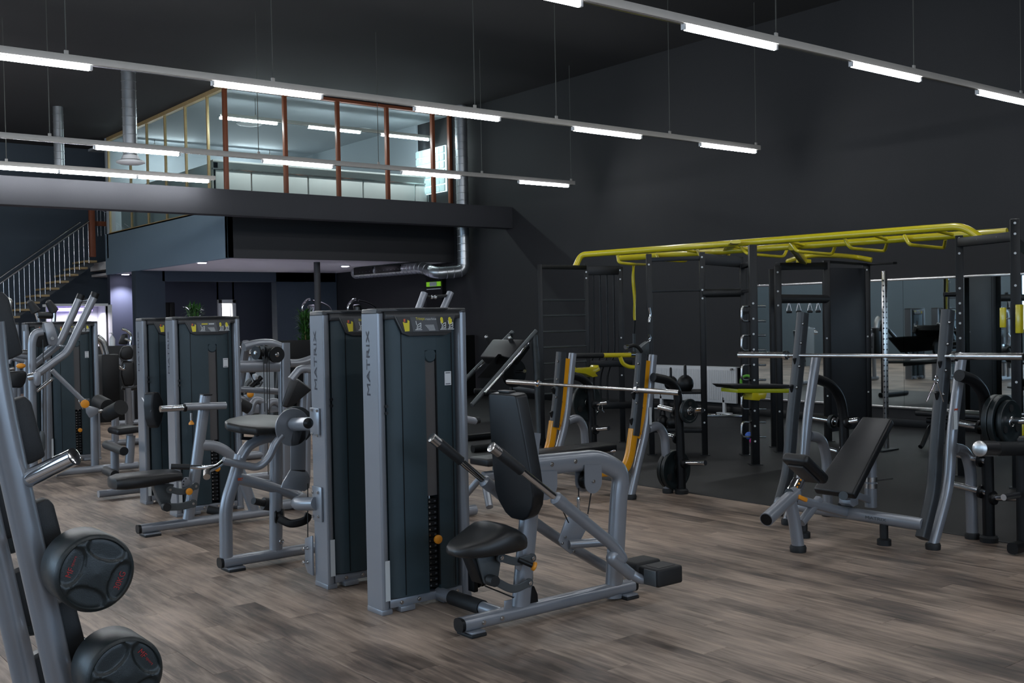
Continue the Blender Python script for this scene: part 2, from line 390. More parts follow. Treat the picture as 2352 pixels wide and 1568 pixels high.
# glass-block window on the right wall inside the mezzanine
gbl = struct('window_5', G().box((XW-.07, 20.75, 5.15), (.03, 1.2, 1.05)), mat('glass_block_backing', (.6, .7, .7), .4, emit=(.72, .92, 1.), estr=1.6))
blk = mat('glass_block', (.5, .62, .62), .15, 0, .1, 30, emit=(.6, .85, .9), estr=.25)
for r_ in range(6):
    for c_ in range(6):
        link('glass_block', G().box((XW-.10, 20.25+.2*c_, 4.71+.175*r_), (.05, .182, .158), .012, seg=1), blk, gbl)
def area(name, loc, size, power, color=(1, 1, 1), rot=(0, 0, 0), sy=None):
    l = bpy.data.lights.new(name, 'AREA'); l.energy = power; l.color = color; l.size = size
    if sy: l.shape = 'RECTANGLE'; l.size_y = sy
    o = bpy.data.objects.new(name, l); COL.objects.link(o); o.location = loc; o.rotation_euler = rot; return o
for px, py in ((573, 284), (828, 298)):
    p = at(px, py, Z=ZC-.09)
    solo('ceiling_diffuser', G().lathe((p.x, p.y, ZC-.15), (0, 0, 1), [(0, .06), (.02, .2), (.04, .28), (.06, .3)], 24), whitepaint,
         'round white air diffuser on the balcony ceiling, %s' % ('the one nearer the balcony corner post' if px < 700 else 'the one near the middle glazing posts'), 'air vent', (p.x, p.y, ZC-.15))
# downlights in the soffit
spot = mat('downlight_glow', (.9, .85, 1), .5, emit=(.86, .8, 1.), estr=26)
for (px, py), lb in zip(((288, 628), (464, 601), (793, 609)), ('recessed downlight in the soffit nearest the staircase', 'recessed downlight in the soffit beside the blue mezzanine corner', 'recessed downlight in the soffit near the steel duct')):
    p = at(px, py, Z=3.0)
    t = thing('downlight', lb, 'ceiling light', (p.x, p.y, 2.99), 'downlights under the mezzanine')
    link('bezel', G().lathe((p.x, p.y, 2.975), (0, 0, 1), [(0, .11), (.01, .12), (.025, .12)]), whitepaint, t)
    link('lens', G().lathe((p.x, p.y, 2.966), (0, 0, 1), [(0, .085), (.012, .085)]), spot, t)
    l = bpy.data.lights.new('downlight', 'SPOT'); l.energy = 230; l.color = (.8, .78, 1); l.spot_size = 2.0; l.spot_blend = .6; l.shadow_soft_size = .08
    o = bpy.data.objects.new('beam', l); COL.objects.link(o); o.location = (0, 0, -.05); o.parent = t
# partition under the mezzanine
PYF = 25.5
struct('wall_partition', G().box((8.96, PYF+.15, 1.5), (.70, .3, 3.0), .005).box((11.6, PYF+.15, 2.88), (4.7, .3, .25)).box((13.1, PYF+.15, 1.5), (1.75, .3, 3.0)), blueg)
dp = at(500, 740, Y=27.38).x; dq = at(540, 740, Y=27.38).x; dz = at(520, 688, Y=27.38).z
struct('wall_recess', G().box(((8.6+dp+.05)/2, 27.5, 1.5), (dp+.05-8.6, .2, 3.0)).box(((dq-.05+14)/2, 27.5, 1.5), (14-dq+.05, .2, 3.0)).box(((dp+dq)/2, 27.5, (dz-.05+3)/2), (dq-dp, .2, 3-dz+.05)), mat('navy_wall', (.030, .036, .055), .7, 0, .1, 1, .3, 100))
dp = at(500, 740, Y=27.38).x; dq = at(540, 740, Y=27.38).x; dz = at(520, 688, Y=27.38).z
dr = struct('door_1', G().box((dq-.02, 27.75, dz/2-.03), (.04, .7, dz-.1)), whitewall)
struct('wall_side_room', G().box(((dp+dq)/2, 29.2, 1.4), (2.2, .06, 2.8)).box(((dp+dq)/2-1.1, 28.4, 1.4), (.06, 1.5, 2.8)).box(((dp+dq)/2+1.1, 28.4, 1.4), (.06, 1.5, 2.8)), whitewall)
area('side_room_light', ((dp+dq)/2, 28.4, 2.7), .8, 220, (1, .95, .9))
link('door_frame', G().box((dp+.05, 27.34, dz/2), (.1, .1, dz), .005).box((dq-.05, 27.34, dz/2), (.1, .1, dz), .005).box(((dp+dq)/2, 27.34, dz-.05), (dq-dp, .1, .1), .005), whitepaint, dr)
link('door_handle', G().tube([(dq-.04, 27.6, 1.05), (dq-.10, 27.6, 1.05), (dq-.10, 27.72, 1.05)], .012, fil=.02), steel, dr)
# round grey column
p = at(730, 700, Y=21.0)
struct('column', G().cyl((p.x, 21, 0), (p.x, 21, 3.0), .07).lathe((p.x, 21, 0), (0, 0, 1), [(0, .13), (.02, .13), (.03, .08)]), mat('column_paint', (.045, .045, .048), .6))
# low black partition behind the machines
struct('wall_low', G().box((9.3, 19.2, .67), (9.2, .16, 1.34), .01), blackm)
# tall dark cabinet beside the partition pier
p0, p1 = at(374, 740, Y=26.4), at(402, 740, Y=26.4); zt = at(388, 694, Y=26.4).z
t = thing('tall_cabinet', 'tall black cabinet with a pale edge standing in the recess behind the machines', 'cabinet', ((p0.x+p1.x)/2, 26.6, 0))
link('body', G().box(((p0.x+p1.x)/2, 26.6, zt/2), (p1.x-p0.x, .4, zt), .008), blackm, t)
link('door', G().box((p0.x+(p1.x-p0.x)*.28, 26.39, zt/2), ((p1.x-p0.x)*.5, .02, zt-.04), .004), blackm, t)
link('door', G().box((p0.x+(p1.x-p0.x)*.79, 26.39, zt/2), ((p1.x-p0.x)*.40, .02, zt-.04), .004), blackm, t)
link('edge_strip', G().box((p0.x-.02, 26.4, zt/2), (.05, .06, zt)), whitepaint, t)
# reception booth, white, purple light strip
RY = 22.2
bx0, bx1 = at(122, 740, Y=RY).x, at(257, 740, Y=RY).x; bz = at(190, 700, Y=RY).z; be = at(242, 740, Y=RY).x
t = thing('reception_booth', 'white lit reception booth with a purple light strip at the foot of the stairs', 'booth', ((bx0+bx1)/2, RY, 0))
link('back_panel', G().box(((bx0+be)/2, RY+.5, bz/2), (be-bx0, .06, bz)), whitewall, t)
link('side_panel', G().box((be+.02, RY+.25, bz/2), (.06, .56, bz), .005).box(((be+bx1)/2, RY, bz/2), (bx1-be, .06, bz), .004), whitewall, t)
link('roof_panel', G().box(((bx0+be)/2, RY+.25, bz), (be-bx0+.1, .6, .05)), whitewall, t)
link('light_strip', G().box(((bx0+be)/2-.1, RY+.1, bz-.09), ((be-bx0)*.75, .05, .07)), mat('violet_led', (.4, .3, 1), .4, emit=(.28, .2, 1.), estr=3), t)
link('picture_frame', G().box((bx0+.42, RY+.46, 1.62), (.42, .03, .3)).box((bx0+.42, RY+.44, 1.62), (.34, .03, .22)), whitepaint, t)
link('counter', G().box(((bx0+bx1)/2, RY-.1, .5), (bx1-bx0, .2, 1.0), .01), whitewall, t)
a = area('booth_light', (0, -.1, bz-.15), .6, 26, (.85, .8, 1), (0, 0, 0)); a.parent = t
# bottle on the low wall
p = at(262, 785, Y=19.1)
b_ = thing('soap_bottle', 'white pump bottle standing on the low black wall by the booth', 'bottle', (p.x, 19.2, 1.34))
link('body', G().lathe((p.x, 19.2, 1.34), (0, 0, 1), [(0, .05), (.12, .05), (.16, .03), (.18, .015)], 16), whitepaint, b_)
link('pump', G().lathe((p.x, 19.2, 1.52), (0, 0, 1), [(0, .01), (.03, .01), (.035, .02), (.045, .02)], 10).box((p.x-.02, 19.2, 1.565), (.05, .012, .012)), whitepaint, b_)
# sign on the right wall
SX = XW-.16
p0, p1, p2, p3 = [at(*q, X=SX) for q in ((977, 647), (1008, 647), (1008, 657), (977, 658))]
t = thing('hanging_sign', 'small green and white lit sign under the steel duct on the dark wall', 'sign', (XW-.02, (p0.y+p1.y)/2, 2.3))
ya, yb = min(p0.y, p1.y), max(p0.y, p1.y); za, zb = (p3.z+p2.z)/2, (p0.z+p1.z)/2
link('board', G().box((SX+.11, (ya+yb)/2, (za+zb)/2-.25), (.11, yb-ya+.1, .85)), blackm, t)
link('green_panel', G().box((SX+.04, (ya+yb)/2, (za+zb)/2), (.03, yb-ya, zb-za)), mat('green_sign', (.2, .5, .03), .5, emit=(.25, .6, .03), estr=.25), t)
link('white_panel', G().box((SX+.02, (ya+yb)/2-.02, (za+zb)/2), (.02, (yb-ya)*.5, (zb-za)*.9)), whitepaint, t)
link('caption', G().box((SX+.04, (ya+yb)/2, za-.06), (.02, yb-ya, .02)), whitep, t)
# ---------------- staircase
SY = 28.0
t = thing('staircase', 'steel staircase with open pale wood treads climbing to the mezzanine', 'staircase', (6.2, SY, 0))
stp = [(205, 600), (184, 616), (163, 631), (140, 648), (118, 663), (95, 679), (73, 696), (46, 711), (27, 728)]
P0 = at(*stp[0], Y=SY); P8 = at(*stp[-1], Y=SY)
stepd = (P8-P0)/8
for k in range(15):
    c = P0+stepd*k
    if c.z < .1: break
    link('tread', G().box((c.x+.03, SY+.5, c.z), (.30, 1.1, .05), .006), woodtan, t)
end = P0+stepd*14.6
link('stringer', G().bar((P0.x+.2, SY+.5, P0.z+.02), (end.x, SY+.5, end.z), .14, .2), dsilver, t)
r0, r1 = at(213, 502, Y=SY-.06), at(0, 650, Y=SY-.06); rd = (r1-r0)
link('handrail', G().tube([r0, r0+rd*1.7], .026), steel, t)
r2, r3 = at(184, 510, Y=SY-.1), at(0, 637, Y=SY-.1)
link('handrail', G().tube([r2, r2+(r3-r2)*1.75], .02), steel, t)
for k in range(26):
    u = .055+k*.0535; q = r0+rd*u
    c = P0+stepd*((q.x-P0.x)/stepd.x)
    if c.z < .1: break
    link('baluster', G().cyl((q.x, SY-.06, max(.03, c.z-.02)), (q.x, SY-.06, q.z), .009, seg=8), steel, t)
pp = at(213, 590, Y=SY-.05); pt = at(213, 470, Y=SY-.05)
link('newel_post', G().box((pp.x, SY-.05, (pp.z+pt.z)/2), (.13, .13, pt.z-pp.z), .006), terra, t)
t2 = thing('landing_rail', 'short steel landing rail with a terracotta bar between the post and the side glazing', 'railing', (8.0, SY, 3.3))
ga, gb = at(222, 543, Y=SY+.02), at(252, 540, Y=SY+.02)
for u in (.1, .35, .65, .95):
    q = ga.lerp(gb, u); link('upright', G().cyl((q.x, q.y, q.z), (q.x, q.y, q.z+.75), .014, seg=8), chrome, t2)
link('crossbar', G().box(((ga.x+gb.x)/2, ga.y, ga.z+.33), (gb.x-ga.x+.1, .05, .12)), terra, t2)
link('top_rail', G().tube([ga+V((0, 0, .75)), gb+V((0, 0, .55))], .02), chrome, t2)
# ---------------- ducts
def duct(label, path, r, loc, rings=.16, extra=None):
    t = thing('duct', label, 'duct', loc); pts = smooth_path(path, r*1.6, 8)
    link('pipe', G().tube(path, r, seg=20, fil=r*1.6, n=8), galv, t)
    g = G(); acc = 0; last = pts[0]
    for a, b in zip(pts, pts[1:]):
        L_ = (b-a).length; s_ = rings-acc
        while s_ < L_:
            c = a+(b-a)*(s_/L_); tt = (b-a).normalized()
            g.lathe(c-tt*.008, tt, [(0, r+.001), (.004, r+.006), (.012, r+.006), (.016, r+.001)], 20); s_ += rings
        acc = (acc+L_) % rings
    link('seam_ring', g, galv, t, kind='stuff')
    return t
DY = 19.3; dx = at(1061, 400, Y=DY).x
e1 = at(1061, 622, Y=DY); e2 = at(1000, 628, Y=19.5); e3 = at(972, 614, Y=19.9); e4 = at(817, 627, X=e3.x)
d1 = duct('steel spiral duct dropping past the balcony glass and bending under the beam', [(dx, DY, ZC), (dx, DY, 3.1), (dx, DY, e1.z), tuple(e2), tuple(e3), tuple(e4)], .135, (dx, DY, ZC))
for u in (.08, .45):
    q = e3.lerp(e4, 1-u-.12); link('outlet_grille', G().box((q.x-.125, q.y, q.z+.02), (.03, .9 if u < .2 else 1.1, .16), .004), blackm, d1)
p = at(300, 370, Y=19.4)
d2 = duct('thick steel duct dropping from the ceiling to a round diffuser left of the balcony', [(p.x, 19.4, ZC), (p.x, 19.4, p.z+.1)], .125, (p.x, 19.4, ZC))
link('diffuser', G().lathe((p.x, 19.4, p.z-.06), (0, 0, 1), [(0, .04), (.01, .2), (.03, .25), (.06, .24), (.09, .16), (.16, .135)], 28), whitepaint, d2)
p = at(137, 400, Y=24)
duct('thin steel duct hanging from the ceiling above the staircase', [(p.x, 24, ZC), (p.x, 24, p.z)], .105, (p.x, 24, ZC))
# ---------------- light rails
def light_rail(Y, z, starts, tl, x0, x1, rods, label, power=1.0):
    t = thing('light_rail', label, 'ceiling light', (x1, Y, z+.05), 'suspended fluorescent light rails')
    link('track', G().box(((x0+x1)/2, Y, z+.058), (x1-x0, .072, .07), .005), railm, t)
    link('track_channel', G().box(((x0+x1)/2, Y, z+.022), (x1-x0-.05, .03, .012)), steel, t)
    tg = finish(G().cyl((0, 0, 0), (tl, 0, 0), .0215, seg=8).bm, 'lamp_tube', tubem)  # drawn thicker than a real tube to imitate the glow around it
    sg_ = finish(G().box((-.02, 0, .005), (.03, .04, .055), .004).bm, 'socket', whitepaint)
    for x in starts:
        o = bpy.data.objects.new('lamp_tube', tg); COL.objects.link(o); o.parent = t; o.location = V((x, Y, z-.012))-ORG[t.name]
        for xx in (x, x+tl+.04):
            s_ = bpy.data.objects.new('socket', sg_); COL.objects.link(s_); s_.parent = t; s_.location = V((xx, Y, z-.005))-ORG[t.name]
    for x in rods:
        link('suspension_wire', G().cyl((x, Y, z+.09), (x, Y, ZC), .006, seg=6), rodm, t)
        link('clip', G().box((x, Y, z+.11), (.04, .02, .05), .004), railm, t)
    return t
def rail_fill_lamps(t, Y, starts, tl, z):  # extra area lamps under the lit tubes, added to brighten the mezzanine room
    for x in starts:
        a = area('rail_fill', V((x+tl/2, Y, z-.04))-ORG[t.name], tl, 11, (1, 1, 1), sy=.05); a.parent = t
A_ = [4.45+2.42*k for k in range(-4, 4)]
light_rail(6.3, 4.15, [x for x in A_ if x < 12.3], 1.2, -5.5, 13.2, [-3, 0, 3.1, 5.6, 8.1, 10.4, 12.7], 'light rail crossing the top right corner, nearest of the suspended rails')
B_ = [4.40+2.45*k for k in range(-4, 4)]
light_rail(10.5, 4.15, B_, 1.2, -5.5, 13.05, [-2.5, 1.0, 2.95, 5.05, 7.7, 9.0, 11.1, 12.98], 'light rail running from the left edge to end above the yellow rig')
C_ = [4.6+2.48*k for k in range(-4, 4)]
light_rail(15.1, 4.15, C_, 1.15, -5.5, 13.35, [-2, 1.5, 4.0, 7, 9.1, 11.2, 13.28], 'light rail in front of the balcony glass, behind the longest one')
D_ = [7.22-1.22*k for k in range(1, 11)]
light_rail(17.5, 4.12, D_, 1.17, -5.0, 7.3, [-3, 0, 4.0], 'continuous row of bluish tubes above the grey beam at the left')
light_rail(20.0, 4.6, [-4.8+1.22*k for k in range(5)], 1.17, -5.0, 2.0, [-4, 1], 'first added row of fill tubes behind the beam outside the picture')  # unseen tubes added to brighten the mezzanine side
light_rail(28.0, 4.6, [-4.8+1.22*k for k in range(6)], 1.17, -5.0, 2.8, [-4, 1], 'added row of fill tubes by the back wall outside the picture')  # added out of view as more light for the mezzanine side
light_rail(22.6, 4.6, [-4.8+1.22*k for k in range(6)], 1.17, -5.0, 2.8, [-4, 1], 'short added row of fill tubes left of the staircase outside the picture')  # unseen row, put in to light the mezzanine's side face
rail_fill_lamps(light_rail(20.6, 5.85, [8.72, 10.7, 12.5], 1.25, 8.75, 13.85, [9.5, 12.6], 'light rail under the mezzanine ceiling just behind the balcony glass'), 20.6, [8.72, 10.7, 12.5], 1.25, 5.85)
rail_fill_lamps(light_rail(26.5, 6.1, [9.1, 11.4], 1.4, 8.75, 13.85, [9.5, 12.6], 'light rail deep inside the mezzanine room'), 26.5, [9.1, 11.4], 1.4, 6.1)
light_rail(25.6, 4.6, [-4.8+1.22*k for k in range(6)], 1.17, -5.0, 2.8, [-4, 1], 'added row of fill tubes far left behind the staircase line outside the picture')  # another unseen row, added to lift the light on the mezzanine side
light_rail(2.0, 4.15, [3.2+2.42*k for k in range(-4, 4)], 1.2, -5.5, 13.2, [-3, 3, 9], 'light rail above the camera position outside the picture')
light_rail(-2.3, 4.15, [3.2+2.42*k for k in range(-4, 4)], 1.2, -5.5, 13.2, [-3, 3, 9], 'light rail behind the camera position outside the picture')
# ---------------- radiator and mirror on the right wall
RX = XW-.12
ra, rb_, rt, rbm = at(1500, 838, X=RX), at(1692, 843, X=RX), None, at(1692, 927, X=RX)
ya, yb = rb_.y, ra.y; zt, zb = ra.z, rbm.z
t = thing('radiator', 'white panel radiator low on the black wall behind the kettlebell shelf', 'radiator', (RX, (ya+yb)/2, 0))
link('front_panel', G().box((RX, (ya+yb)/2, (zt+zb)/2), (.05, yb-ya, zt-zb), .012), whitepaint, t)
g = G()
for k in range(46):
    y = ya+.06+(yb-ya-.12)*k/45; g.box((RX-.028, y, (zt+zb)/2), (.008, .018, zt-zb-.1), .002, seg=1)
link('fins', g, whitepaint, t, kind='stuff')
link('top_grille', G().box((RX+.04, (ya+yb)/2, zt), (.12, yb-ya-.02, .015), .003), whitepaint, t)
link('valve', G().cyl((RX-.04, ya+.05, zt-.03), (RX-.09, ya+.05, zt-.03), .02, seg=12), steel, t)
q = at(1664, 940, X=RX)
link('leg', G().box((RX, q.y, zb/2+.05), (.05, .05, zb+.1), .005).box((RX, q.y, .02), (.1, .28, .02), .004), whitepaint, t)
link('leg', G().box((RX, yb-.2, zb/2+.05), (.05, .05, zb+.1), .005).box((RX, yb-.2, .02), (.1, .28, .02), .004), whitepaint, t)
mt = 2.13; mb = .30; my1 = at(1742, 700, X=XW).y; my0 = 3.4
t = thing('wall_mirror', 'wide mirror wall reflecting the gym, behind the rig', 'mirror', (XW-.02, (my0+my1)/2, mb))
n = 6
for k in range(n):
    ya, yb = my0+(my1-my0)*k/n, my0+(my1-my0)*(k+1)/n
    link('mirror_pane', G().box((XW-.015, (ya+yb)/2, (mt+mb)/2), (.01, yb-ya-.004, mt-mb)), mirrorm, t)
link('top_rail', G().box((XW-.02, (my0+my1)/2, mt+.012), (.03, my1-my0, .035), .003), steel, t)
link('bottom_rail', G().box((XW-.02, (my0+my1)/2, mb-.015), (.03, my1-my0, .035), .003), steel, t)
# ================================================================== WEIGHT STACK TOWERS
TWW, TWD, TWH = .62, .17, 1.745
def make_tower(loc, label, title=None, group='weight stack towers', rich=True):
    """front faces -Y; loc = front left floor corner"""
    x, y, z = loc
    t = thing('weight_tower', label, 'weight machine', loc, group)
    def U(a, b, c): return (x+a, y+b, c)
    # side uprights with rounded front edge
    def prof(a0, s):
        pts = [(0, TWD), (0, .004), (.006, 0), (.030, .0), (.045, .008), (.054, .022), (.057, .045), (.057, TWD)]
        return [U(a0+s*px, py, 0.03) for px, py in pts]
    for a0, s, nm in ((0, 1, 'l'), (TWW, -1, 'r')):
        g = G().slab(prof(a0, s), (0, 0, TWH-.05)); g.box(U(a0+s*.03, TWD/2, .015), (.07, TWD+.0, .03), .004)
        up = link('side_upright', g, silver, t)
        link('top_cap', G().slab([(p[0], p[1], TWH-.025) for p in prof(a0, s)], (0, 0, .022), .006), capm, up)
    up0 = [c for c in t.children if c.name.startswith('side_upright')][0]
    text('MATRIX', up0, darkp, U(-.001, .088, 1.255), (0, 0, 1), (0, 1, 0), .034, .375)
    for zz in (1.155, 1.195): link('bolt', G().cyl(U(.052, .004, zz), U(.050, -.006, zz), .010, seg=12), blackm, up0)
    if rich: link('warning_sticker', G().box(U(.035, -.0015, .19), (.03, .003, .22)).box(U(.035, -.002, .305), (.03, .003, .012)), [whitep], up0)
    # shroud: two curved halves with a centre slot
    s0, s1 = .315, .395
    def half(a, b, mir):
        k = [(a, .085), (a+.012, .03), (a+.05, .004), (a+.11, -.006), (b, -.008), (b, .03), (b, .15), (a, .15)] if not mir else [(b, .085), (b-.012, .03), (b-.05, .004), (b-.10, -.006), (a, -.008), (a, .03), (a, .15), (b, .15)]
        return [U(px, py, .085) for px, py in k]
    link('shroud_panel', G().slab(half(.058, s0, 0), (0, 0, 1.61)), shroudm, t)
    link('shroud_panel', G().slab(half(s1, TWW-.058, 1), (0, 0, 1.61)), shroudm, t)
    for a in (.155, .505):
        link('seam', G().box(U(a, -.0055, .86), (.004, .004, 1.53)), blackm, t)
    link('smoked_strip', G().box(U((s0+s1)/2, .004, 1.07), (s1-s0, .006, .84)), stripm, t)
    link('slot_filler', G().slab([U(s0-.002, -.0075, 1.505), U(s1+.002, -.0075, 1.505), U(s1+.002, .05, 1.505), U(s0-.002, .05, 1.505)], (0, 0, .19)), shroudm, t)
    link('slot_cap', G().lathe(U((s0+s1)/2, -.002, 1.475), (0, 1, 0), [(-.006, .036), (0, .042), (.01, .042)], 20), shroudm, t)
    link('slot_edge', G().box(U(s1-.004, -.004, .80), (.008, .012, 1.36)), blackm, t)
    link('slot_back', G().box(U((s0+s1)/2, .10, .36), (s1-s0, .01, .6)), blackm, t)
    wt = finish(G().box((0, 0, 0), (.078, .10, .030), .003, seg=1).bm, 'weight_plate', blackm)
    pn = finish(G().cyl((0, 0, 0), (0, -.006, 0), .006, seg=8).bm, 'plate_pin', steel)
    lb = finish(G().box((0, 0, 0), (.013, .002, .008)).bm, 'plate_number', placm)
    for k in range(16):
        o = bpy.data.objects.new('weight_plate', wt); COL.objects.link(o); o.parent = t; o.location = ((s0+s1)/2, .058, .12+.033*k)
        for mm, dx in ((pn, -.024), (lb, .018)):
            c = bpy.data.objects.new(mm.name.split('.')[0], mm); COL.objects.link(c); c.parent = o; c.location = (dx, -.052, 0)
    link('selector_pin', G().lathe(U(s0+.045, -.012, .395), (0, -1, 0), [(0, .009), (.02, .009), (.022, .026), (.035, .026), (.04, .018)], 18), orange, t)
    link('guide_rod', G().cyl(U(s0+.02, .07, .1), U(s0+.02, .07, .66), .008, seg=8).cyl(U(s1-.02, .07, .1), U(s1-.02, .07, .66), .008, seg=8), chrome, t)
    # base
    g = G().box(U(TWW/2, .07, .055), (TWW-.11, .12, .05), .006)
    for a in (.16, .46): g.box(U(a, .03, .02), (.10, .09, .03), .004)
    link('base_bar', g, silver, t)
    for a in (.13, .25, .38, .52): link('bolt', G().lathe(U(a, .010, .055), (0, -1, 0), [(0, .012), (.008, .012), (.008, .007), (.012, .006)], 12), steel, t)
    link('back_cover', G().box(U(TWW/2, .16, .8), (TWW-.11, .03, 1.5), .006), shroudm, t)
    # head: moulded cap + placard
    hp = [U(.05, -.012, TWH-.055), U(.05, .15, TWH-.055), U(.05, .15, TWH), U(.05, .03, TWH), U(.05, .0, TWH-.012), U(.05, -.014, TWH-.03)]
    link('head_cap', G().slab(hp, (TWW-.10, 0, 0), .006), capm, t)
    g = G().slab([U(.0, .0, TWH-.012), U(TWW, .0, TWH-.012), U(TWW, TWD, TWH-.012), U(0, TWD, TWH-.012)], (0, 0, .018), .006)
    g.slab([U(.16, -.02, TWH-.002), U(TWW-.16, -.02, TWH-.002), U(TWW-.1, .02, TWH-.002), U(TWW-.02, TWD-.02, TWH-.002), U(.02, TWD-.02, TWH-.002), U(.10, .02, TWH-.002)], (0, 0, .012), .005)
    link('top_lid', g, capm, t)
    # placard, tilted slightly
    n_ = V((0, -1, .10)).normalized(); ux = V((1, 0, 0)); uz = n_.cross(ux)*-1
    if uz.z < 0: uz = -uz
    c0 = V(U(.168, -.012, TWH-.128))
    def Q(a, b, d=0): return c0+ux*a*1.04+uz*b*.80+n_*d
    fr = [Q(-.062, .118), Q(-.015, -.012), Q(.03, -.034), Q(.27, -.034), Q(.315, -.012), Q(.352, .118)]
    link('placard_frame', G().slab(fr, n_*.014, .004), capm, t)
    pl = link('placard', G().slab([Q(-.048, .108, .014), Q(-.005, -.006, .014), Q(.305, -.006, .014), Q(.338, .108, .014)], n_*.003), placd, t)
    link('text_field', G().slab([Q(.04, .104, .017), Q(.055, -.003, .017), Q(.225, -.003, .017), Q(.21, .104, .017)], n_*.001), placm, pl)
    if title:
        text(title[0], pl, yellowp, Q(.075, .076, .0185), ux, uz, .020, title[2])
        text(title[1], pl, whitep, Q(.075+title[2]+.003, .080, .0185), ux, uz, .013, title[3])
    else:
        link('title_bar', G().box(Q(.11, .085, .019), (.055, .0012, .010)), yellowp, pl); link('title_bar', G().box(Q(.17, .085, .019), (.05, .0012, .010)), whitep, pl)
    g = G()
    for k in range(5): g.box(Q(.165+.004*k, .042-.009*k, .019), (.06-.004*k, .0012, .003))
    link('small_print', g, whitep, pl, kind='stuff')
    # pictograms: raised-arm figure, machine drawings
    link('pictogram', G().slab([Q(-.010, .070, .018), Q(.000, .0, .018), Q(.030, .002, .018), Q(.034, .075, .018), Q(.022, .085, .018), Q(.020, .062, .018), Q(.004, .062, .018)], n_*.001), yellowp, pl)
    link('pictogram', G().box(Q(.002, .08, .018), (.012, .0012, .018)), mat('pictogram_red', (.6, .12, .05), .5), pl)
    def fig(a):
        g = G()
        for p_, q_ in (((0, .01), (.045, .01)), ((.01, .01), (.018, .045)), ((.018, .045), (.04, .06)), ((.04, .06), (.038, .02)), ((.038, .02), (.015, .02)), ((.012, .045), (.008, .075)), ((.02, .03), (.036, .04))):
            g.bar(Q(a+p_[0], p_[1], .019), Q(a+q_[0], q_[1], .019), .001, .004, uz)
        return g
    link('pictogram', fig(.068), whitep, pl); link('pictogram', fig(.235), whitep, pl); link('pictogram', fig(.285), whitep, pl)
    link('pictogram', G().ball(Q(.25, .085, .018), .010, 1, .1, 1.2).box(Q(.25, .068, .019), (.018, .0012, .02)), yellowp, pl)
    link('pictogram', G().ball(Q(.305, .085, .018), .010, 1, .1, 1.2).box(Q(.308, .066, .019), (.022, .0012, .03)), yellowp, pl)
    # paper notice on the shroud
    st = link('paper_label', G().box(U(.475, -.0075, 1.335), (.046, .002, .082)), whitepaint, t)
    link('print_lines', G().box(U(.475, -.009, 1.367), (.034, .001, .004)).box(U(.475, -.009, 1.302), (.034, .001, .004)), darkp, st)
    return t
L1 = at(860, 1413, Z=0)
T1 = make_tower((3.12, 5.235, 0), 'tall weight stack tower lettered Trizepsmaschine, nearest the camera', ('Trizeps', 'maschine', .062, .075))
T2 = make_tower((3.175, 5.985, 0), 'tall weight stack tower lettered Bizeps, standing right behind the nearest tower', ('Bizeps', 'maschine', .055, .075))
T3 = make_tower((3.395, 9.15, 0), 'tall weight stack tower behind the chest pad machine, left of the arm curl machine', None)
T4 = dup(T3, (3.42, 10.0, 0), 'tall weight stack tower half hidden behind its twin, left one of the middle pair')
T5 = dup(T3, (3.56, 13.85, 0), 'weight stack tower far left behind the two slanted pulldown arms')
dup(T3, (3.50, 14.6, 0), 'weight stack tower squeezed behind the pulldown machine, only its left side showing')
dup(T3, (2.70, 14.15, 0), 'weight stack tower at the left picture edge with a green reflection beside it')
def bolt(parent, c, ax=(0, -1, 0), r=.013): return link('bolt', G().lathe(c, ax, [(0, r), (.006, r), (.006, r*.6), (.011, r*.55)], 14), steel, parent)
def foot_pad(parent, c, sx=.13, sy=.10, m=None):
    link('foot_pad', G().box((c[0], c[1], .009), (sx, sy, .018), .004), rubber, parent)
# ================================================================== TRICEPS (SEATED DIP) MACHINE
Ym = 4.62
t = thing('dip_machine', 'grey seated dip machine with tall black backrest and two chrome levers, nearest machine', 'weight machine', (3.8, Ym, 0))
A = lambda x, y, Y=Ym: at(x, y, Y=Y)
b0, b1 = A(1060, 1447), A(1450, 1371)
b0.z = b1.z = .062
link('base_tube', G().tube([b0, b1], .045, .038, side=(0, 1, 0), sq=.75, seg=20), silver, t)
for q, s in ((b0, -1), (b1, 1)):
    link('end_cap', G().tube([q+V((s*.001, 0, 0)), q+V((s*.02, 0, 0))], .044, .037, side=(0, 1, 0), sq=.75, seg=20), blackm, t)
    link('foot_bracket', G().box((q.x-s*.06, Ym-.01, .024), (.09, .13, .012), .003), silver, t); foot_pad(t, (q.x-s*.06, Ym-.01), .10, .14)
for px in (1100, 1142): q = A(px, 1440); bolt(t, (q.x, Ym-.045, .062))
# seat post (oval section) and rear hoop
s0, s1 = A(1196, 1412), A(1224, 1080)
s0.z = .08
link('seat_post', G().tube([s0, s1], .034, .058, side=(0, 1, 0), sq=.8, seg=20), silver, t)
hp = [A(1205, 1074), A(1400, 1052), A(1440, 1085), A(1424, 1140), A(1408, 1368)]
hp[-1].z = .09
hp = [A(1205, 1072), A(1375, 1054), A(1428, 1085), A(1421, 1140), A(1409, 1372)]
link('rear_hoop', G().tube(hp, .038, .060, side=(0, 1, 0), sq=.85, seg=20, fil=.24, n=10), silver, t)
for px, py in ((1267, 1066), (1321, 1059)): q = A(px, py, Ym-.035); bolt(t, q)
q = A(1175, 1408, Ym-.05); link('gusset', G().box((q.x, Ym-.02, .12), (.05, .01, .05), .003), silver, t)
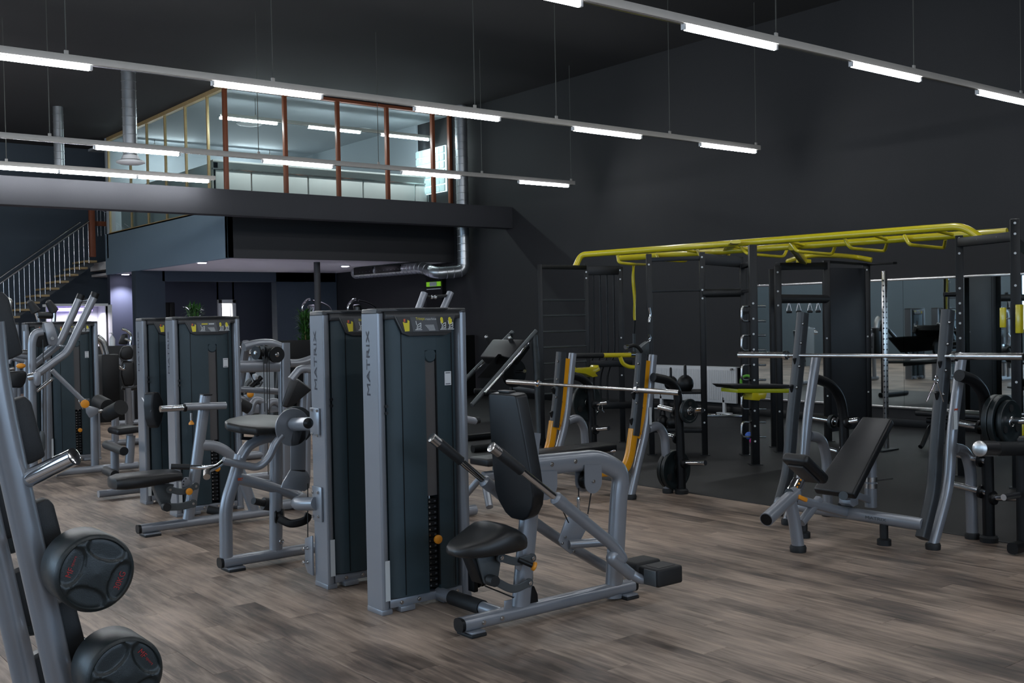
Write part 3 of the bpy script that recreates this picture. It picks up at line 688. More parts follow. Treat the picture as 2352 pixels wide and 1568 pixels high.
# pulley plates under the hoop
for (xa, xb, ya, yb) in ((1216, 1268, 1080, 1146), (1331, 1370, 1066, 1131)):
    a, b_, c, d = A(xa, ya), A(xb, ya), A(xb, yb-14), A(xa, yb-14); cx = (a+b_)/2; lo = A((xa+xb)/2, yb)
    for dy in (-.045, .035):
        link('pulley_plate', G().slab([a+V((0, dy, 0)), b_+V((0, dy, 0))]+[V((cx.x+(b_.x-a.x)/2*math.cos(th), Ym+dy, lo.z+(b_.x-a.x)/2*(1-math.sin(th)))) for th in [PI*k/12 for k in range(13)]], (0, .007, 0)), silver, t)
    cc = A((xa+xb)/2, yb-28); link('pulley', G().lathe((cc.x, Ym-.03, cc.z), (0, 1, 0), [(0, .05), (.01, .05), (.02, .042), (.04, .042), (.05, .05), (.06, .05)], 22), blackm, t)
    bolt(t, (cc.x, Ym-.047, cc.z), r=.010)
cb = [((1329, 1120), (1329, 1172)), ((1358, 1130), (1350, 1180)), ((1268, 1120), (1306, 1200)), ((1224, 1230), (1223, 1330)), ((1114, 1345), (1180, 1372))]
g = G()
for p_, q_ in cb: g.cyl(A(*p_), A(*q_), .004, seg=6)
link('cable', g, cable, t)
link('turnbuckle', G().lathe(A(1329, 1172), V((0, 0, 1)), [(0, .007), (.02, .009), (.05, .009), (.06, .012), (.08, .006)], 10), chrome, t)
pl = [A(1302, 1168+22), A(1330, 1170), A(1352, 1183), A(1351, 1208), A(1322, 1262), A(1312, 1272), A(1290, 1255), A(1284, 1242)]
link('link_plate', G().slab(pl, (0, .012, 0), .002), silver, t)
for px, py in ((1327, 1185), (1330, 1168+4), (1298, 1233), (1291, 1247), (1317, 1265)): bolt(t, A(px, py, Ym-.001), r=.008)
# backrest
nr, fr_ = 4.44, 4.76
pad = [A(1191, 912, nr+.03), A(1212, 1040, nr), A(1240, 1160, nr), A(1236, 1190, nr), A(1212, 1207, nr+.05)]
pad2 = [A(1117, 908, fr_-.03), A(1115, 1040, fr_), A(1119, 1128, fr_), A(1135, 1170, fr_-.06), A(1180, 1204, (nr+fr_)/2)]
top = (pad[0]+pad2[0])/2
outline = [pad[0], pad[1], pad[2], pad[3], pad[4], pad2[4], pad2[3], pad2[2], pad2[1], pad2[0]]
# outline in the pad's own tilted plane: x as a function of z
fx_ = lambda z: 3.60-(z-.60)*.13
hw = [(1.272, .105), (1.262, .125), (1.05, .150), (.85, .168), (.72, .170), (.66, .150), (.60, .100), (.575, .05)]
outline = [V((fx_(z), 4.60-w_, z)) for z, w_ in hw]+[V((fx_(z), 4.60+w_, z)) for z, w_ in hw[::-1]]
link('backrest', G().slab(outline, (.082, 0, .01), .024, 4), vinyl, t)
link('backrest_plate', G().slab([V((fx_(z)+.085, y, z)) for y, z in ((4.5, .66), (4.7, .66), (4.7, 1.2), (4.5, 1.2))], (.02, 0, 0), .004), blackm, t)
q = V((fx_(1.0)+.10, Ym, 1.0)); link('backrest_bracket', G().bar(q, (A(1224, 1080).x+.02, Ym, .98), .08, .12), silver, t)
link('top_seam', G().box((fx_(1.285)+.055, 4.62, 1.283), (.05, .10, .012), .004), tanpad, t)
# seat (saddle)
def loft_pad(cx, cy, cz, stations, name, m, parent, seg=24):
    """stations: (x offset, half width y, z top, z bottom)"""
    g = G(); rings = []
    for dx, hw, zt_, zb_ in stations:
        r = []
        for j in range(seg):
            th = 2*PI*j/seg; c, s_ = math.cos(th), math.sin(th)
            c = math.copysign(abs(c)**.6, c); s_ = math.copysign(abs(s_)**.6, s_)
            r.append(g.bm.verts.new((cx+dx, cy+hw*c, cz+(zt_+zb_)/2+(zt_-zb_)/2*s_)))
        rings.append(r)
    for a, b_ in zip(rings, rings[1:]):
        for j in range(seg): g.bm.faces.new((a[j], a[(j+1) % seg], b_[(j+1) % seg], b_[j]))
    g.bm.faces.new(rings[0][::-1]); g.bm.faces.new(rings[-1])
    return link(name, g, m, parent)
c = A(1115, 1245, 4.62)
SL = 2450/5.75
loft_pad(c.x, 4.62, c.z, [(-.225, .03, -.012, -.03), (-.21, .07, .010, -.045), (-.16, .115, .030, -.055), (-.09, .15, .048, -.058), (-.02, .172, .078, -.058), (.03, .180, .098, -.058), (.08, .182, .098, -.058), (.13, .172, .075, -.056), (.175, .145, .045, -.054), (.195, .10, .02, -.045), (.203, .04, .0, -.02)], 'seat', tanpad, t)
pf = lambda l, Y: [A(x, y, Y) for x, y in l]
link('seat_bracket', G().slab(pf([(1095, 1272), (1146, 1272), (1150, 1295), (1143, 1340), (1130, 1347), (1115, 1340)], 4.58), (0, .08, 0), .004), dsilver, t)
link('seat_bracket', G().slab(pf([(1080, 1272), (1100, 1272), (1120, 1340), (1108, 1342)], 4.60), (0, .1, 0), .004), blackm, t)
def arclink(p, q, sag, Y, wd, m=dsilver):
    p, q = A(*p, Y), A(*q, Y); mid = (p+q)/2+V((0, 0, -sag)); pts = cat_path([p, mid, q], 8)
    gg = G().tube(pts, .006, wd, side=(0, 1, 0), sq=.3, fil=0, seg=12)
    for c_ in (p, q): gg.lathe((c_.x, Y-.006, c_.z), (0, 1, 0), [(0, wd*1.15), (.012, wd*1.15)], 18)
    k = link('link_arm', gg, m, t)
    for c_ in (p, q): bolt(t, (c_.x, Y-.008, c_.z), r=.011)
    return k
for Y_ in (4.54, 4.68):
    arclink((1150, 1280), (1222, 1281), .02, Y_, .022); arclink((1140, 1336), (1215, 1338), .035, Y_, .022)
link('spacer_roller', G().cyl(A(1138, 1335, 4.51), A(1138, 1335, 4.51)+V((0, .05, 0)), .03), rubber, t)
k0, k1 = A(1191, 1285, 4.535), A(1222, 1298, 4.50)
link('grip_lever', G().cyl(k0, k1, .014), blackm, t)
link('adjust_knob', G().lathe(k1, (k1-k0), [(0, .012), (.004, .024), (.018, .026), (.022, .02)], 20), orange, t)
link('adjust_plate', G().slab(pf([(1190, 1255), (1200, 1250), (1203, 1290), (1196, 1312), (1184, 1305)], 4.56), (0, .01, 0), .002), silver, t)
# cable guard by the post
link('cable_guard', G().slab(pf([(1212, 1345), (1228, 1345), (1236, 1365), (1238, 1402), (1212, 1404)], 4.60), (0, .05, 0), .006), blackm, t)
# levers
def lever(Y, cap, g0, g1, c1, bend1, elbow, pth, blk):
    cap, g0, g1, c1 = [A(*k, Y) for k in (cap, g0, g1, c1)]
    dr_ = (g1-g0).normalized()
    link('lever_cap', G().lathe(cap-dr_*.022, dr_, [(0, .0265), (.0006, .0275), ((g0-cap).length+.022, .0275)], 24), steel, t)
    link('hand_grip', G().lathe(g0, dr_, [(0, .027), (.004, .029), ((g1-g0).length-.01, .0265), ((g1-g0).length, .028)], 20), rubber, t)
    link('lever_bar', G().cyl(g1, c1, .019), chrome, t)
    link('lever_tube', G().tube([c1]+[A(*k, Y) for k in bend1], .033, side=(0, 1, 0), fil=.10, seg=16), silver, t)
    link('clamp_collar', G().lathe(c1, dr_, [(-.012, .024), (0, .036), (.06, .036), (.065, .031)], 20), silver, t)
lever(4.30, (1135, 1031), (1146, 1039), (1197, 1080), (1276, 1143), [(1410, 1253), (1434, 1290), (1408, 1275), (1404, 1282), (1450, 1320)], 0, 0, 0)
lever(4.90, (997, 1009), (1008, 1016), (1058, 1058), (1112, 1104), [(1236, 1206), (1302, 1250), (1392, 1303)], 0, 0, 0)
f0, f1, f2 = A(1446, 1316, 4.30), A(1473, 1332, 4.27), A(1502, 1328, 4.25)
link('lever_foot', G().tube([f0, f1, f2], .028, fil=.06, seg=16), silver, t)
c = A(1517, 1318, 4.22)
link('weight_block', G().box(c, (.20, .16, .10), .014, seg=3), rubber, t)
link('block_inset', G().box(c+V((0, 0, .0505)), (.13, .10, .002), .0), blackm, t)
link('block_plate', G().box(c+V((-.1035, -.02, -.0)), (.01, .09, .085), .003), dsilver, t)
c = A(1470, 1296, 4.72)
link('weight_block', G().box(c, (.22, .16, .07), .02, seg=3), rubber, t)
link('cross_tube', G().cyl(A(1306, 1250, 4.62), A(1404, 1243, 4.55), .026), silver, t)
link('cross_tube', G().cyl(A(1404, 1262, 4.30), A(1404, 1262, 4.90), .024), silver, t)
# link to the tower
link('tie_tube', G().cyl((3.52, 5.26, .06), (3.52, Ym+.03, .06), .036), silver, t)
link('tie_sleeve', G().cyl((3.52, 5.12, .06), (3.52, 4.82, .06), .043), rubber, t)
# cable from tower
link('low_pulley', G().lathe(A(1093, 1330, 5.0), (1, .2, 0), [(0, .05), (.01, .05), (.018, .04), (.03, .04), (.04, .05), (.05, .05)], 20).box(A(1086, 1318, 5.0), (.03, .06, .2), .004), blackm, t)
# ================================================================== ARM CURL (BIZEPS) MACHINE
Yc = 6.92
t = thing('arm_curl_machine', 'grey arm curl machine with sloping pad and round cam plate, left of the Bizeps tower', 'weight machine', (3.1, Yc, 0))
A = lambda x, y, Y=Yc: at(x, y, Y=Y)
b0, b1 = A(510, 1300), A(728, 1268); b0.z = b1.z = .062
link('base_tube', G().tube([b0, b1], .045, .036, side=(0, 1, 0), sq=.75, seg=20), silver, t)
link('end_cap', G().tube([b0-V((.02, 0, 0)), b0], .044, .035, side=(0, 1, 0), sq=.75, seg=20), blackm, t)
link('foot_bracket', G().box((b0.x+.08, Yc, .022), (.12, .14, .012), .003), silver, t); foot_pad(t, (b0.x+.08, Yc), .12, .15)
link('front_post', G().tube([(A(520, 1290).x, Yc, .08), A(518, 1160), A(538, 1100), A(553, 1045)], .032, .045, side=(0, 1, 0), fil=.12, sq=.85, seg=18), silver, t)
link('rear_post', G().tube([(A(634, 1275).x, Yc, .08), A(634, 1010)], .035, .046, side=(0, 1, 0), sq=.8, seg=18), silver, t)
link('arch_tube', G().tube([A(553, 1052), A(570, 1022), A(603, 1006), A(640, 1001)], .036, .038, side=(0, 1, 0), fil=.15, seg=16), silver, t)
tx = 3.175
link('main_beam', G().tube([A(547, 1098), A(640, 1121), A(700, 1146), (tx-.05, 6.30, at(722, 1152, Y=6.3).z), (tx-.01, 6.10, at(729, 1156, Y=6.1).z)], .040, .045, fil=.15, seg=18, sq=.85), silver, t)
link('mount_plate', G().box((tx-.008, 6.09, at(726, 1157, Y=6.09).z), (.012, .12, .22), .003), silver, t)
q = A(552, 1100, Yc-.042); link('warning_label', G().box((q.x, Yc-.043, q.z), (.035, .003, .018)), mat('label_red', (.5, .08, .03), .5), t)
# cam plate (disc with lobe), facing the camera
Yp = 6.60
cc = at(673, 981, Y=Yp); R_ = .128
S_ = lambda l: [at(*k, Y=Yp) for k in l]
g = G().lathe((cc.x, Yp, cc.z), (0, 1, 0), [(0, R_-.002), (.002, R_), (.010, R_), (.012, R_-.002)], 44)
g.slab(S_([(668, 1012), (668, 1080), (702, 1085), (703, 960), (680, 960)]), (0, .012, 0), .002)
g.slab(S_([(668, 1078), (650, 1108), (646, 1120), (700, 1128), (711, 1120), (713, 1098), (708, 1086), (702, 1078)]), (0, .012, 0), .002)
link('cam_plate', g, silver, t)
link('cam_pulley', G().lathe((cc.x+.035, Yp+.015, cc.z+.01), (0, 1, 0), [(0, .128), (.008, .128), (.012, .115), (.025, .115), (.03, .128), (.036, .128)], 32), dsilver, t)
h0 = at(676, 974, Y=Yp-.02)
link('pivot_tube', G().tube([h0, at(722, 973, Y=6.22)], .045, fil=0, seg=18), silver, t)
link('pivot_sleeve', G().cyl(h0+V((.02, 0, 0)), h0+V((.055, -.01, 0)), .05), dsilver, t)
link('pivot_plate', G().box((tx-.008, 6.10, at(724, 967, Y=6.1).z), (.012, .12, .17), .003), silver, t)
q = at(720, 971, Y=6.0); link('pivot_knob', G().lathe((q.x-.03, 6.02, q.z), (-.1, -1, 0), [(0, .03), (.01, .034), (.02, .026), (.03, .014)], 20), blackm, t)
for px, py in ((717, 941), (729, 943), (718, 996), (730, 1000), (719, 1130), (731, 1131), (720, 1185), (732, 1186)):
    q = at(px, py, X=tx-.014); bolt(t, q, (-1, 0, 0), .010)
# arm pad
pa = [A(531, 972, 6.70), A(596, 934, 7.12), A(668, 941, 7.12), A(645, 975, 6.66)]
cz = lambda p: p
PZ = lambda x, y: 1.000+(y-6.65)*.135-(x-3.0)*.13
pdl = [(2.84, 6.72), (2.90, 6.64), (3.00, 6.60), (3.21, 6.64), (3.52, 7.10), (3.48, 7.16), (3.28, 7.16), (3.10, 7.06), (2.93, 6.90), (2.86, 6.80)]
link('arm_pad', G().slab([V((x, y, PZ(x, y))) for x, y in pdl], (0, 0, -.055), .016, 3), tanpad, t)
link('pad_bracket', G().tube([A(553, 1006), A(590, 1008), A(628, 1000)], .012, fil=.03).cyl(A(556, 1006), A(556, 990), .012).cyl(A(620, 1003), A(620, 985), .012).cyl(A(590, 1003), A(590, 985), .02), blackm, t)
# curl lever
link('curl_lever', G().tube([A(512, 1058, 6.65), A(592, 1074, 6.65), A(617, 1054, 6.63), A(632, 1018, 6.62), A(648, 1000, 6.62)], .026, fil=.12, seg=14, n=8), silver, t)
link('curl_handle', G().tube([A(514, 1058, 6.65), A(498, 1070, 6.7), A(470, 1073, 6.95), A(438, 1072, 7.0)], .014, fil=.05), chrome, t)
link('hand_grip', G().cyl(A(436, 1072, 7.0), A(393, 1071, 7.05), .019), rubber, t)
link('curl_handle', G().tube([A(514, 1060, 6.65), A(494, 1075, 6.55), A(479, 1080, 6.5), A(475, 1087, 6.45)], .014, fil=.04), chrome, t)
link('handle_cap', G().cyl(A(475, 1083, 6.45), A(475, 1095, 6.40), .022), steel, t)
# lower linkage
link('low_pulley', G().lathe(A(642, 1185, 6.9), (1, -.6, 0), [(-.03, .05), (-.02, .055), (-.01, .04), (.01, .04), (.02, .055), (.03, .05)], 20), blackm, t)
link('lower_arm', G().tube(cat_path([A(640, 1190, 6.75), A(668, 1202, 6.7), A(700, 1195, 6.65), A(710, 1180, 6.65)]), .012, .028, side=(0, 1, 0), sq=.5, fil=0), blackm, t)
link('foot_roller', G().cyl(A(582, 1150, 7.0), A(618, 1158, 7.05), .024).cyl(A(604, 1156, 7.05), A(620, 1158, 7.05), .045), rubber, t)
link('cable', G().cyl(A(707, 1110, 6.6), A(707, 1236, 6.6), .004, seg=6), cable, t)
link('pulley_bracket', G().slab([at(*k, X=tx-.02) for k in ((700, 1236), (716, 1230), (718, 1322), (706, 1315), (700, 1295))], (.012, 0, 0), .002), silver, t)
for py in (1258, 1290): link('wing_bolt', G().lathe(at(706, py, X=tx-.022), (-1, 0, 0), [(0, .012), (.01, .008), (.025, .008), (.03, .014), (.035, .01)], 12), steel, t)
q = A(647, 1243, Yc-.04); link('hook_eye', G().ring((q.x, Yc-.04, q.z), (0, 1, 0), .014, .005), steel, t)
# ================================================================== CHEST PAD MACHINE (left of it, tower T3)
Ys = 8.52
t = thing('leg_curl_machine', 'grey seated machine with black seat, chrome roller bar and arched rear tube', 'weight machine', (3.2, Ys, 0))
A = lambda x, y, Y=Ys: at(x, y, Y=Y)
b0, b1 = A(322, 1223), A(640, 1187); b0.z = b1.z = .062
link('base_tube', G().tube([b0, b1], .045, .036, side=(0, 1, 0), sq=.75, seg=18), silver, t)
link('end_cap', G().tube([b0-V((.022, 0, 0)), b0], .044, .035, side=(0, 1, 0), sq=.75, seg=18), blackm, t)
link('foot_bracket', G().box((b0.x+.08, Ys, .022), (.13, .14, .012), .003), silver, t); foot_pad(t, (b0.x+.08, Ys), .13, .15)
link('post', G().tube([(A(432, 1205).x, Ys, .08), A(443, 1127), A(472, 908)], .034, .046, side=(0, 1, 0), sq=.8, seg=18, fil=.1), silver, t)
link('post_cap', G().box(A(473, 906), (.075, .1, .012), .004), blackm, t)
link('roller_tube', G().cyl(A(424, 934, 8.45), A(518, 931, 8.45), .031), silver, t)
link('roller_chrome', G().cyl(A(368, 939, 8.45), A(424, 936, 8.45), .026), chrome, t)
link('roller_collar', G().cyl(A(421, 936, 8.45), A(427, 936, 8.45), .033), blackm, t)
q = A(439, 948, 8.45); link('plunger', G().cyl(q, q-V((0, 0, .06)), .010), steel, t)
link('plunger_knob', G().lathe(q-V((0, 0, .095)), (0, 0, 1), [(0, .022), (.012, .022), (.03, .008), (.04, .008)], 16), orange, t)
link('arch_tube', G().tube(cat_path([A(458, 1022), A(495, 1025), A(528, 1045), A(552, 1085), A(572, 1140), A(588, 1182)]), .032, .045, side=(0, 1, 0), fil=0, sq=.85, seg=16), silver, t)
c = A(335, 1100, 8.52)
loft_pad(c.x, Ys, c.z, [(-.28, .04, .02, -.03), (-.265, .12, .045, -.05), (-.2, .17, .058, -.055), (-.05, .18, .058, -.055), (.12, .17, .058, -.04), (.24, .15, .05, -.03), (.265, .1, .035, -.02), (.272, .04, .02, -.01)], 'seat', vinyl, t)
link('seat_bracket', G().slab(pf2([(352, 1112), (400, 1112), (392, 1150), (395, 1165), (375, 1165), (362, 1140)], 8.48), (0, .08, 0), .004) if False else G().slab([A(x, y, 8.48) for x, y in ((352, 1112), (400, 1112), (392, 1150), (395, 1165), (375, 1165), (362, 1140))], (0, .08, 0), .004), dsilver, t)
def arclink2(p, q, sag, Y, wd):
    p, q = A(*p, Y), A(*q, Y); mid = (p+q)/2+V((0, 0, -sag))
    gg = G().tube(cat_path([p, mid, q], 6), .006, wd, side=(0, 1, 0), sq=.3, fil=0)
    for c_ in (p, q): gg.lathe((c_.x, Y-.006, c_.z), (0, 1, 0), [(0, wd*1.15), (.012, wd*1.15)], 16)
    link('link_arm', gg, dsilver, t)
    for c_ in (p, q): bolt(t, (c_.x, Y-.008, c_.z), r=.011)
arclink2((390, 1124), (449, 1116), .03, 8.42, .026); arclink2((386, 1164), (443, 1156), .01, 8.42, .03)
link('spacer_roller', G().cyl(A(384, 1165, 8.40), A(384, 1165, 8.40)+V((0, .05, 0)), .034), rubber, t)
link('adjust_knob', G().lathe(A(433, 1128, 8.40), (0, -1, 0), [(0, .02), (.01, .028), (.02, .028), (.024, .02)], 20), orange, t)
q = A(427, 1106, 8.44); g = G().slab([A(x, y, 8.44) for x, y in ((418, 1120), (417, 1105), (424, 1096), (433, 1095), (438, 1104), (434, 1118))], (0, .01, 0), .002)
link('index_plate', g, silver, t)
for px, py in ((421, 1112), (422, 1105), (427, 1099)): link('index_hole', G().cyl(A(px, py, 8.438), A(px, py, 8.436), .006, seg=10), blackm, t)
link('low_sleeve', G().cyl(A(478, 1170, 8.75), A(520, 1178, 8.65), .035), rubber, t)
# ================================================================== SECOND MACHINE OF THAT PAIR
Yq = 10.6
t = thing('leg_curl_machine', 'black oval back pad and foam roller stand beside the half hidden middle tower', 'weight machine', (2.9, Yq, 0))
A = lambda x, y, Y=Yq: at(x, y, Y=Y)
link('base_tube', G().tube([(A(225, 1100).x, Yq, .06), (A(420, 1090).x, Yq, .06)], .04, .034, side=(0, 1, 0), sq=.75, seg=16), silver, t)
link('roller_post', G().tube([(A(264, 1095).x, Yq, .08), A(263, 1030)], .03, .04, side=(0, 1, 0), sq=.8), silver, t)
link('foam_roller', G().cyl(A(244, 1021, 10.75), A(285, 1036, 10.25), .042), rubber, t)
link('foam_roller', G().cyl(A(243, 1080, 10.75), A(264, 1090, 10.45), .042), rubber, t)
p = A(330, 903, 9.6)
link('back_pad', G().slab([at(x, y, Y=9.75) for x, y in ((330, 905), (336, 900), (346, 900), (356, 920), (358, 945), (352, 970), (345, 984), (337, 978), (331, 960), (328, 930))], (.06, -.06, 0), .02, 4), vinyl, t)
link('pad_arm', G().cyl(at(350, 945, Y=9.7), (3.42, 10.0, 1.0), .02), silver, t)
# ================================================================== PULLDOWN MACHINE WITH SLANTED ARMS
Yd = 12.7
t = thing('pulldown_machine', 'grey machine with two long bent arms, far left in front of a weight tower', 'weight machine', (3.4, Yd, 0))
A = lambda x, y, Y=Yd: at(x, y, Y=Y)
link('arm', G().tube([A(219, 674, 12.4), A(160, 798, 12.4), A(150, 812, 12.4), A(86, 858, 12.4)], .043, fil=.2, seg=16, n=8), silver, t)
link('arm', G().tube([A(186, 678, 13.0), A(141, 780, 13.0), A(130, 795, 13.0), A(78, 838, 13.0)], .043, fil=.2, seg=16, n=8), silver, t)
for p_, q_ in (((219, 674, 12.4), (215, 684, 12.4)), ((186, 678, 13.0), (182, 688, 13.0))): link('arm_cap', G().cyl(A(*p_)+(A(*p_)-A(*q_))*.15, A(*q_), .045), blackm, t)
link('crossbar', G().cyl(A(190, 692, 13.0), A(215, 686, 12.4), .02), chrome, t)
link('crossbar', G().cyl(A(130, 792, 13.0), A(156, 797, 12.4), .016), chrome, t)
link('lever_plate', G().slab([A(x, y, 12.75) for x, y in ((101, 742), (119, 739), (124, 745), (134, 778), (131, 789), (122, 794), (112, 790), (107, 770))], (0, .04, 0), .004), silver, t)
bolt(t, A(120, 777, 12.74), r=.02)
link('pivot_capsule', G().slab([A(x, y, 12.3) for x, y in ((78, 858), (82, 853), (90, 853), (94, 858), (95, 878), (91, 885), (84, 886), (79, 880))], (0, .04, 0), .006), silver, t)
link('pivot_shaft', G().cyl(A(66, 866, 12.4), A(86, 862, 12.35), .04), steel, t)
link('frame_post', G().tube([(A(77, 1062).x, Yd, .05), A(74, 905), A(73, 785), A(80, 765), A(98, 761)], .034, .045, side=(0, 1, 0), fil=.22, sq=.85, seg=14, n=8), silver, t)
link('frame_post', G().tube([(A(102, 1062, 12.9).x, 12.9, .05), A(100, 850, 12.9)], .02, .03, side=(0, 1, 0), sq=.8), silver, t)
link('frame_post', G().tube([(A(112, 1062, 13.1).x, 13.1, .05), A(110, 780, 13.1)], .02, .03, side=(0, 1, 0), sq=.8), silver, t)
link('frame_post', G().tube([(A(64, 1045, 13.3).x, 13.3, .05), A(60, 760, 13.3)], .025, .035, side=(0, 1, 0), sq=.8), silver, t)
link('pulley', G().lathe(A(97, 780, 12.8), (0, 1, 0), [(0, .09), (.01, .09), (.02, .08), (.04, .08), (.05, .09), (.06, .09)], 20), blackm, t)
link('strut', G().cyl(A(119, 850, 12.45), A(193, 922, 12.45), .026), silver, t)
link('strut', G().cyl(A(84, 898, 12.6), A(122, 868, 12.6), .02), chrome, t)
link('adjust_knob', G().lathe(A(194, 927, 12.3), (0, -1, 0), [(0, .03), (.01, .046), (.03, .046), (.035, .03)], 20), orange, t)
link('hold_plate', G().slab([A(x, y, 12.42) for x, y in ((197, 931), (215, 934), (227, 938), (226, 948), (212, 958), (206, 959), (199, 948))], (0, .03, 0), .004), silver, t)
link('hold_plate', G().slab([A(x, y, 12.55) for x, y in ((180, 920), (190, 915), (206, 915), (208, 918), (200, 936), (190, 940))], (0, .03, 0), .004), chrome, t)
link('foam_roller', G().cyl(A(226, 922, 12.9), A(248, 934, 12.6), .085, seg=24), rubber, t)
link('foam_roller', G().cyl(A(250, 950, 12.5), A(278, 935, 12.2), .085, seg=24), rubber, t)
link('roller_axle', G().cyl(A(220, 944, 12.5), A(255, 944, 12.5), .02), steel, t)
link('pad_post', G().tube([(A(218, 1060).x, Yd, .05), A(216, 945)], .035, .045, side=(0, 1, 0), sq=.8), silver, t)
b0, b1 = A(128, 1076, 12.5), A(316, 1062, 12.5); b0.z = b1.z = .06
link('base_tube', G().tube([b0, b1], .045, .04, side=(0, 1, 0), sq=.8), silver, t)
link('weight_capsule', G().slab([A(x, y, 12.6) for x, y in ((91, 1000), (94, 990), (101, 990), (105, 1000), (105, 1030), (101, 1040), (94, 1040), (91, 1030))], (0, .05, 0), .01), dsilver, t)
link('cable', G().cyl(A(99, 780, 12.75), A(99, 990, 12.75), .006, seg=6), cable, t)
link('seat_post', G().tube([(A(296, 1060, 12.5).x, 12.5, .05), A(301, 1000, 12.5)], .035, .05, side=(0, 1, 0), sq=.8), silver, t)
link('seat', G().slab([A(x, y, 12.3) for x, y in ((268, 992), (272, 985), (316, 979), (330, 981), (330, 992), (272, 1000))], (0, .36, 0), .02, 3), vinyl, t)
# ================================================================== ROW MACHINE, LEFT EDGE
Yr = 12.9
t = thing('row_machine', 'machine at the left picture edge with black chest pad, seat and two orange tipped levers', 'weight machine', (2.5, Yr, 0))
A = lambda x, y, Y=Yr: at(x, y, Y=Y)
link('chest_pad', G().slab([A(x, y) for x, y in ((14, 862), (20, 853), (58, 851), (62, 860), (58, 880), (50, 891), (26, 891), (18, 880))], (.02, .10, 0), .03, 3), vinyl, t)
link('pad_post', G().tube([(A(26, 1075).x, Yr, .0), A(30, 890)], .04, .045, side=(0, 1, 0), sq=.8), silver, t)
link('seat', G().slab([A(x, y, 12.75) for x, y in ((12, 928), (18, 922), (60, 922), (64, 930), (60, 938), (16, 936))], (0, .34, 0), .02, 3), vinyl, t)
link('arm', G().tube([A(12, 806), A(36, 814), A(66, 820)], .03, fil=.1), silver, t)
link('arm', G().tube([A(20, 835), A(24, 822), A(56, 829)], .025, fil=.1), silver, t)
link('grip', G().cyl(A(34, 809), A(67, 809), .03), steel, t)
for px, py in ((6, 836), (48, 840)): link('lever_knob', G().ball(A(px, py, 12.6), .05, 1, 1, .6), orange, t)
link('brace', G().cyl(A(0, 850, 12.7), A(32, 846, 12.7), .02), steel, t)
link('base_tube', G().tube([(A(0, 1080).x, Yr, .05), (A(75, 1070).x, Yr, .05)], .045, .04, side=(0, 1, 0), sq=.8), silver, t)
# pec machine behind the towers, grips in the air
t = thing('overhead_press_machine', 'machine behind the far left towers with two upright foam grips and curved steel arm', 'weight machine', (3.2, 16.2, 0))
A = lambda x, y, Y=16.2: at(x, y, Y=Y)
for a, b_, c in (((66, 690), (82, 714), [(82, 714), (88, 730), (92, 760)]), ((109, 690), (124, 714), [(124, 714), (124, 735), (120, 760)])):
    link('foam_grip', G().lathe(A(*a), A(*b_)-A(*a), [(0, .02), (.02, .045), (.18, .07), (.2, .03)], 16), rubber, t)
    link('arm', G().tube([A(*k) for k in c], .03, fil=.1), chrome, t)
link('cross_pad', G().cyl(A(86, 724), A(118, 724), .05), vinyl, t)
link('arm', G().tube([A(0, 700), A(10, 688), A(22, 690), A(22, 705), A(8, 740)], .045, fil=.2, n=8), steel, t)
link('mast', G().tube([(A(92, 760).x, 16.2, 0), A(92, 755)], .04), silver, t)
link('mast', G().tube([(A(8, 740).x, 16.2, 0), A(8, 738)], .04), silver, t)
link('base_tube', G().tube([(A(0, 900).x, 16.2, .05), (A(130, 900).x, 16.2, .05)], .04), silver, t)
# chest press seen between the towers
t = thing('chest_press_machine', 'machine with stacked black back pads and curved steel frame in the gap before the booth', 'weight machine', (4.9, 15.2, 0))
A = lambda x, y, Y=15.2: at(x, y, Y=Y)
link('head_pad', G().slab([A(x, y) for x, y in ((275, 808), (281, 795), (298, 793), (306, 803), (306, 820), (300, 826), (282, 826), (275, 820))], (.03, .1, 0), .03, 3), vinyl, t)
link('back_pad', G().slab([A(x, y) for x, y in ((280, 829), (308, 829), (310, 870), (306, 887), (284, 887), (277, 860))], (.03, .1, 0), .03, 3), vinyl, t)
link('seat_rim', G().tube([A(280, 890), A(300, 893), A(316, 889)], .03, fil=.1), vinyl, t)
link('frame_arc', G().tube(cat_path([A(222, 775), A(234, 785), A(242, 805), A(247, 828)]), .055, fil=0), steel, t)
link('hub_plate', G().lathe(A(262, 833), (0, 1, 0), [(0, .10), (.03, .10), (.04, .08)], 24), silver, t)
link('link_tube', G().tube([A(270, 838), A(285, 850), A(285, 835)], .025, fil=.05), chrome, t)
link('weight_cover', G().box(A(250, 875), (.24, .2, .75), .02), blackm, t)
link('post', G().tube([(A(263, 965).x, 15.2, .02), A(264, 835)], .045, .05, side=(0, 1, 0), sq=.8), silver, t)
link('post', G().tube([(A(302, 955).x, 15.3, .02), A(293, 890)], .045, .05, side=(0, 1, 0), sq=.8), silver, t)
link('base_tube', G().tube([(A(240, 955).x, 15.2, .05), (A(330, 950).x, 15.2, .05)], .045), silver, t)
t = thing('shoulder_press_machine', 'curved steel handle frame rising above the low black wall left of the middle towers', 'weight machine', (5.6, 18.2, 0))
A = lambda x, y, Y=18.2: at(x, y, Y=Y)
link('handle_arc', G().tube(cat_path([A(280, 755), A(292, 760), A(301, 772), A(298, 795)]), .025, fil=0), chrome, t)
link('grip', G().cyl(A(286, 778), A(300, 782), .025), chrome, t)
link('mast', G().tube([(A(298, 790).x, 18.2, .02), A(298, 792)], .05), silver, t)
link('back_pad', G().slab([A(x, y) for x, y in ((270, 790), (278, 768), (290, 765), (290, 792))], (.1, .2, 0), .03, 3), vinyl, t)
link('base_tube', G().tube([(A(270, 880).x, 18.2, .05), (A(320, 880).x, 18.2, .05)], .05), silver, t)
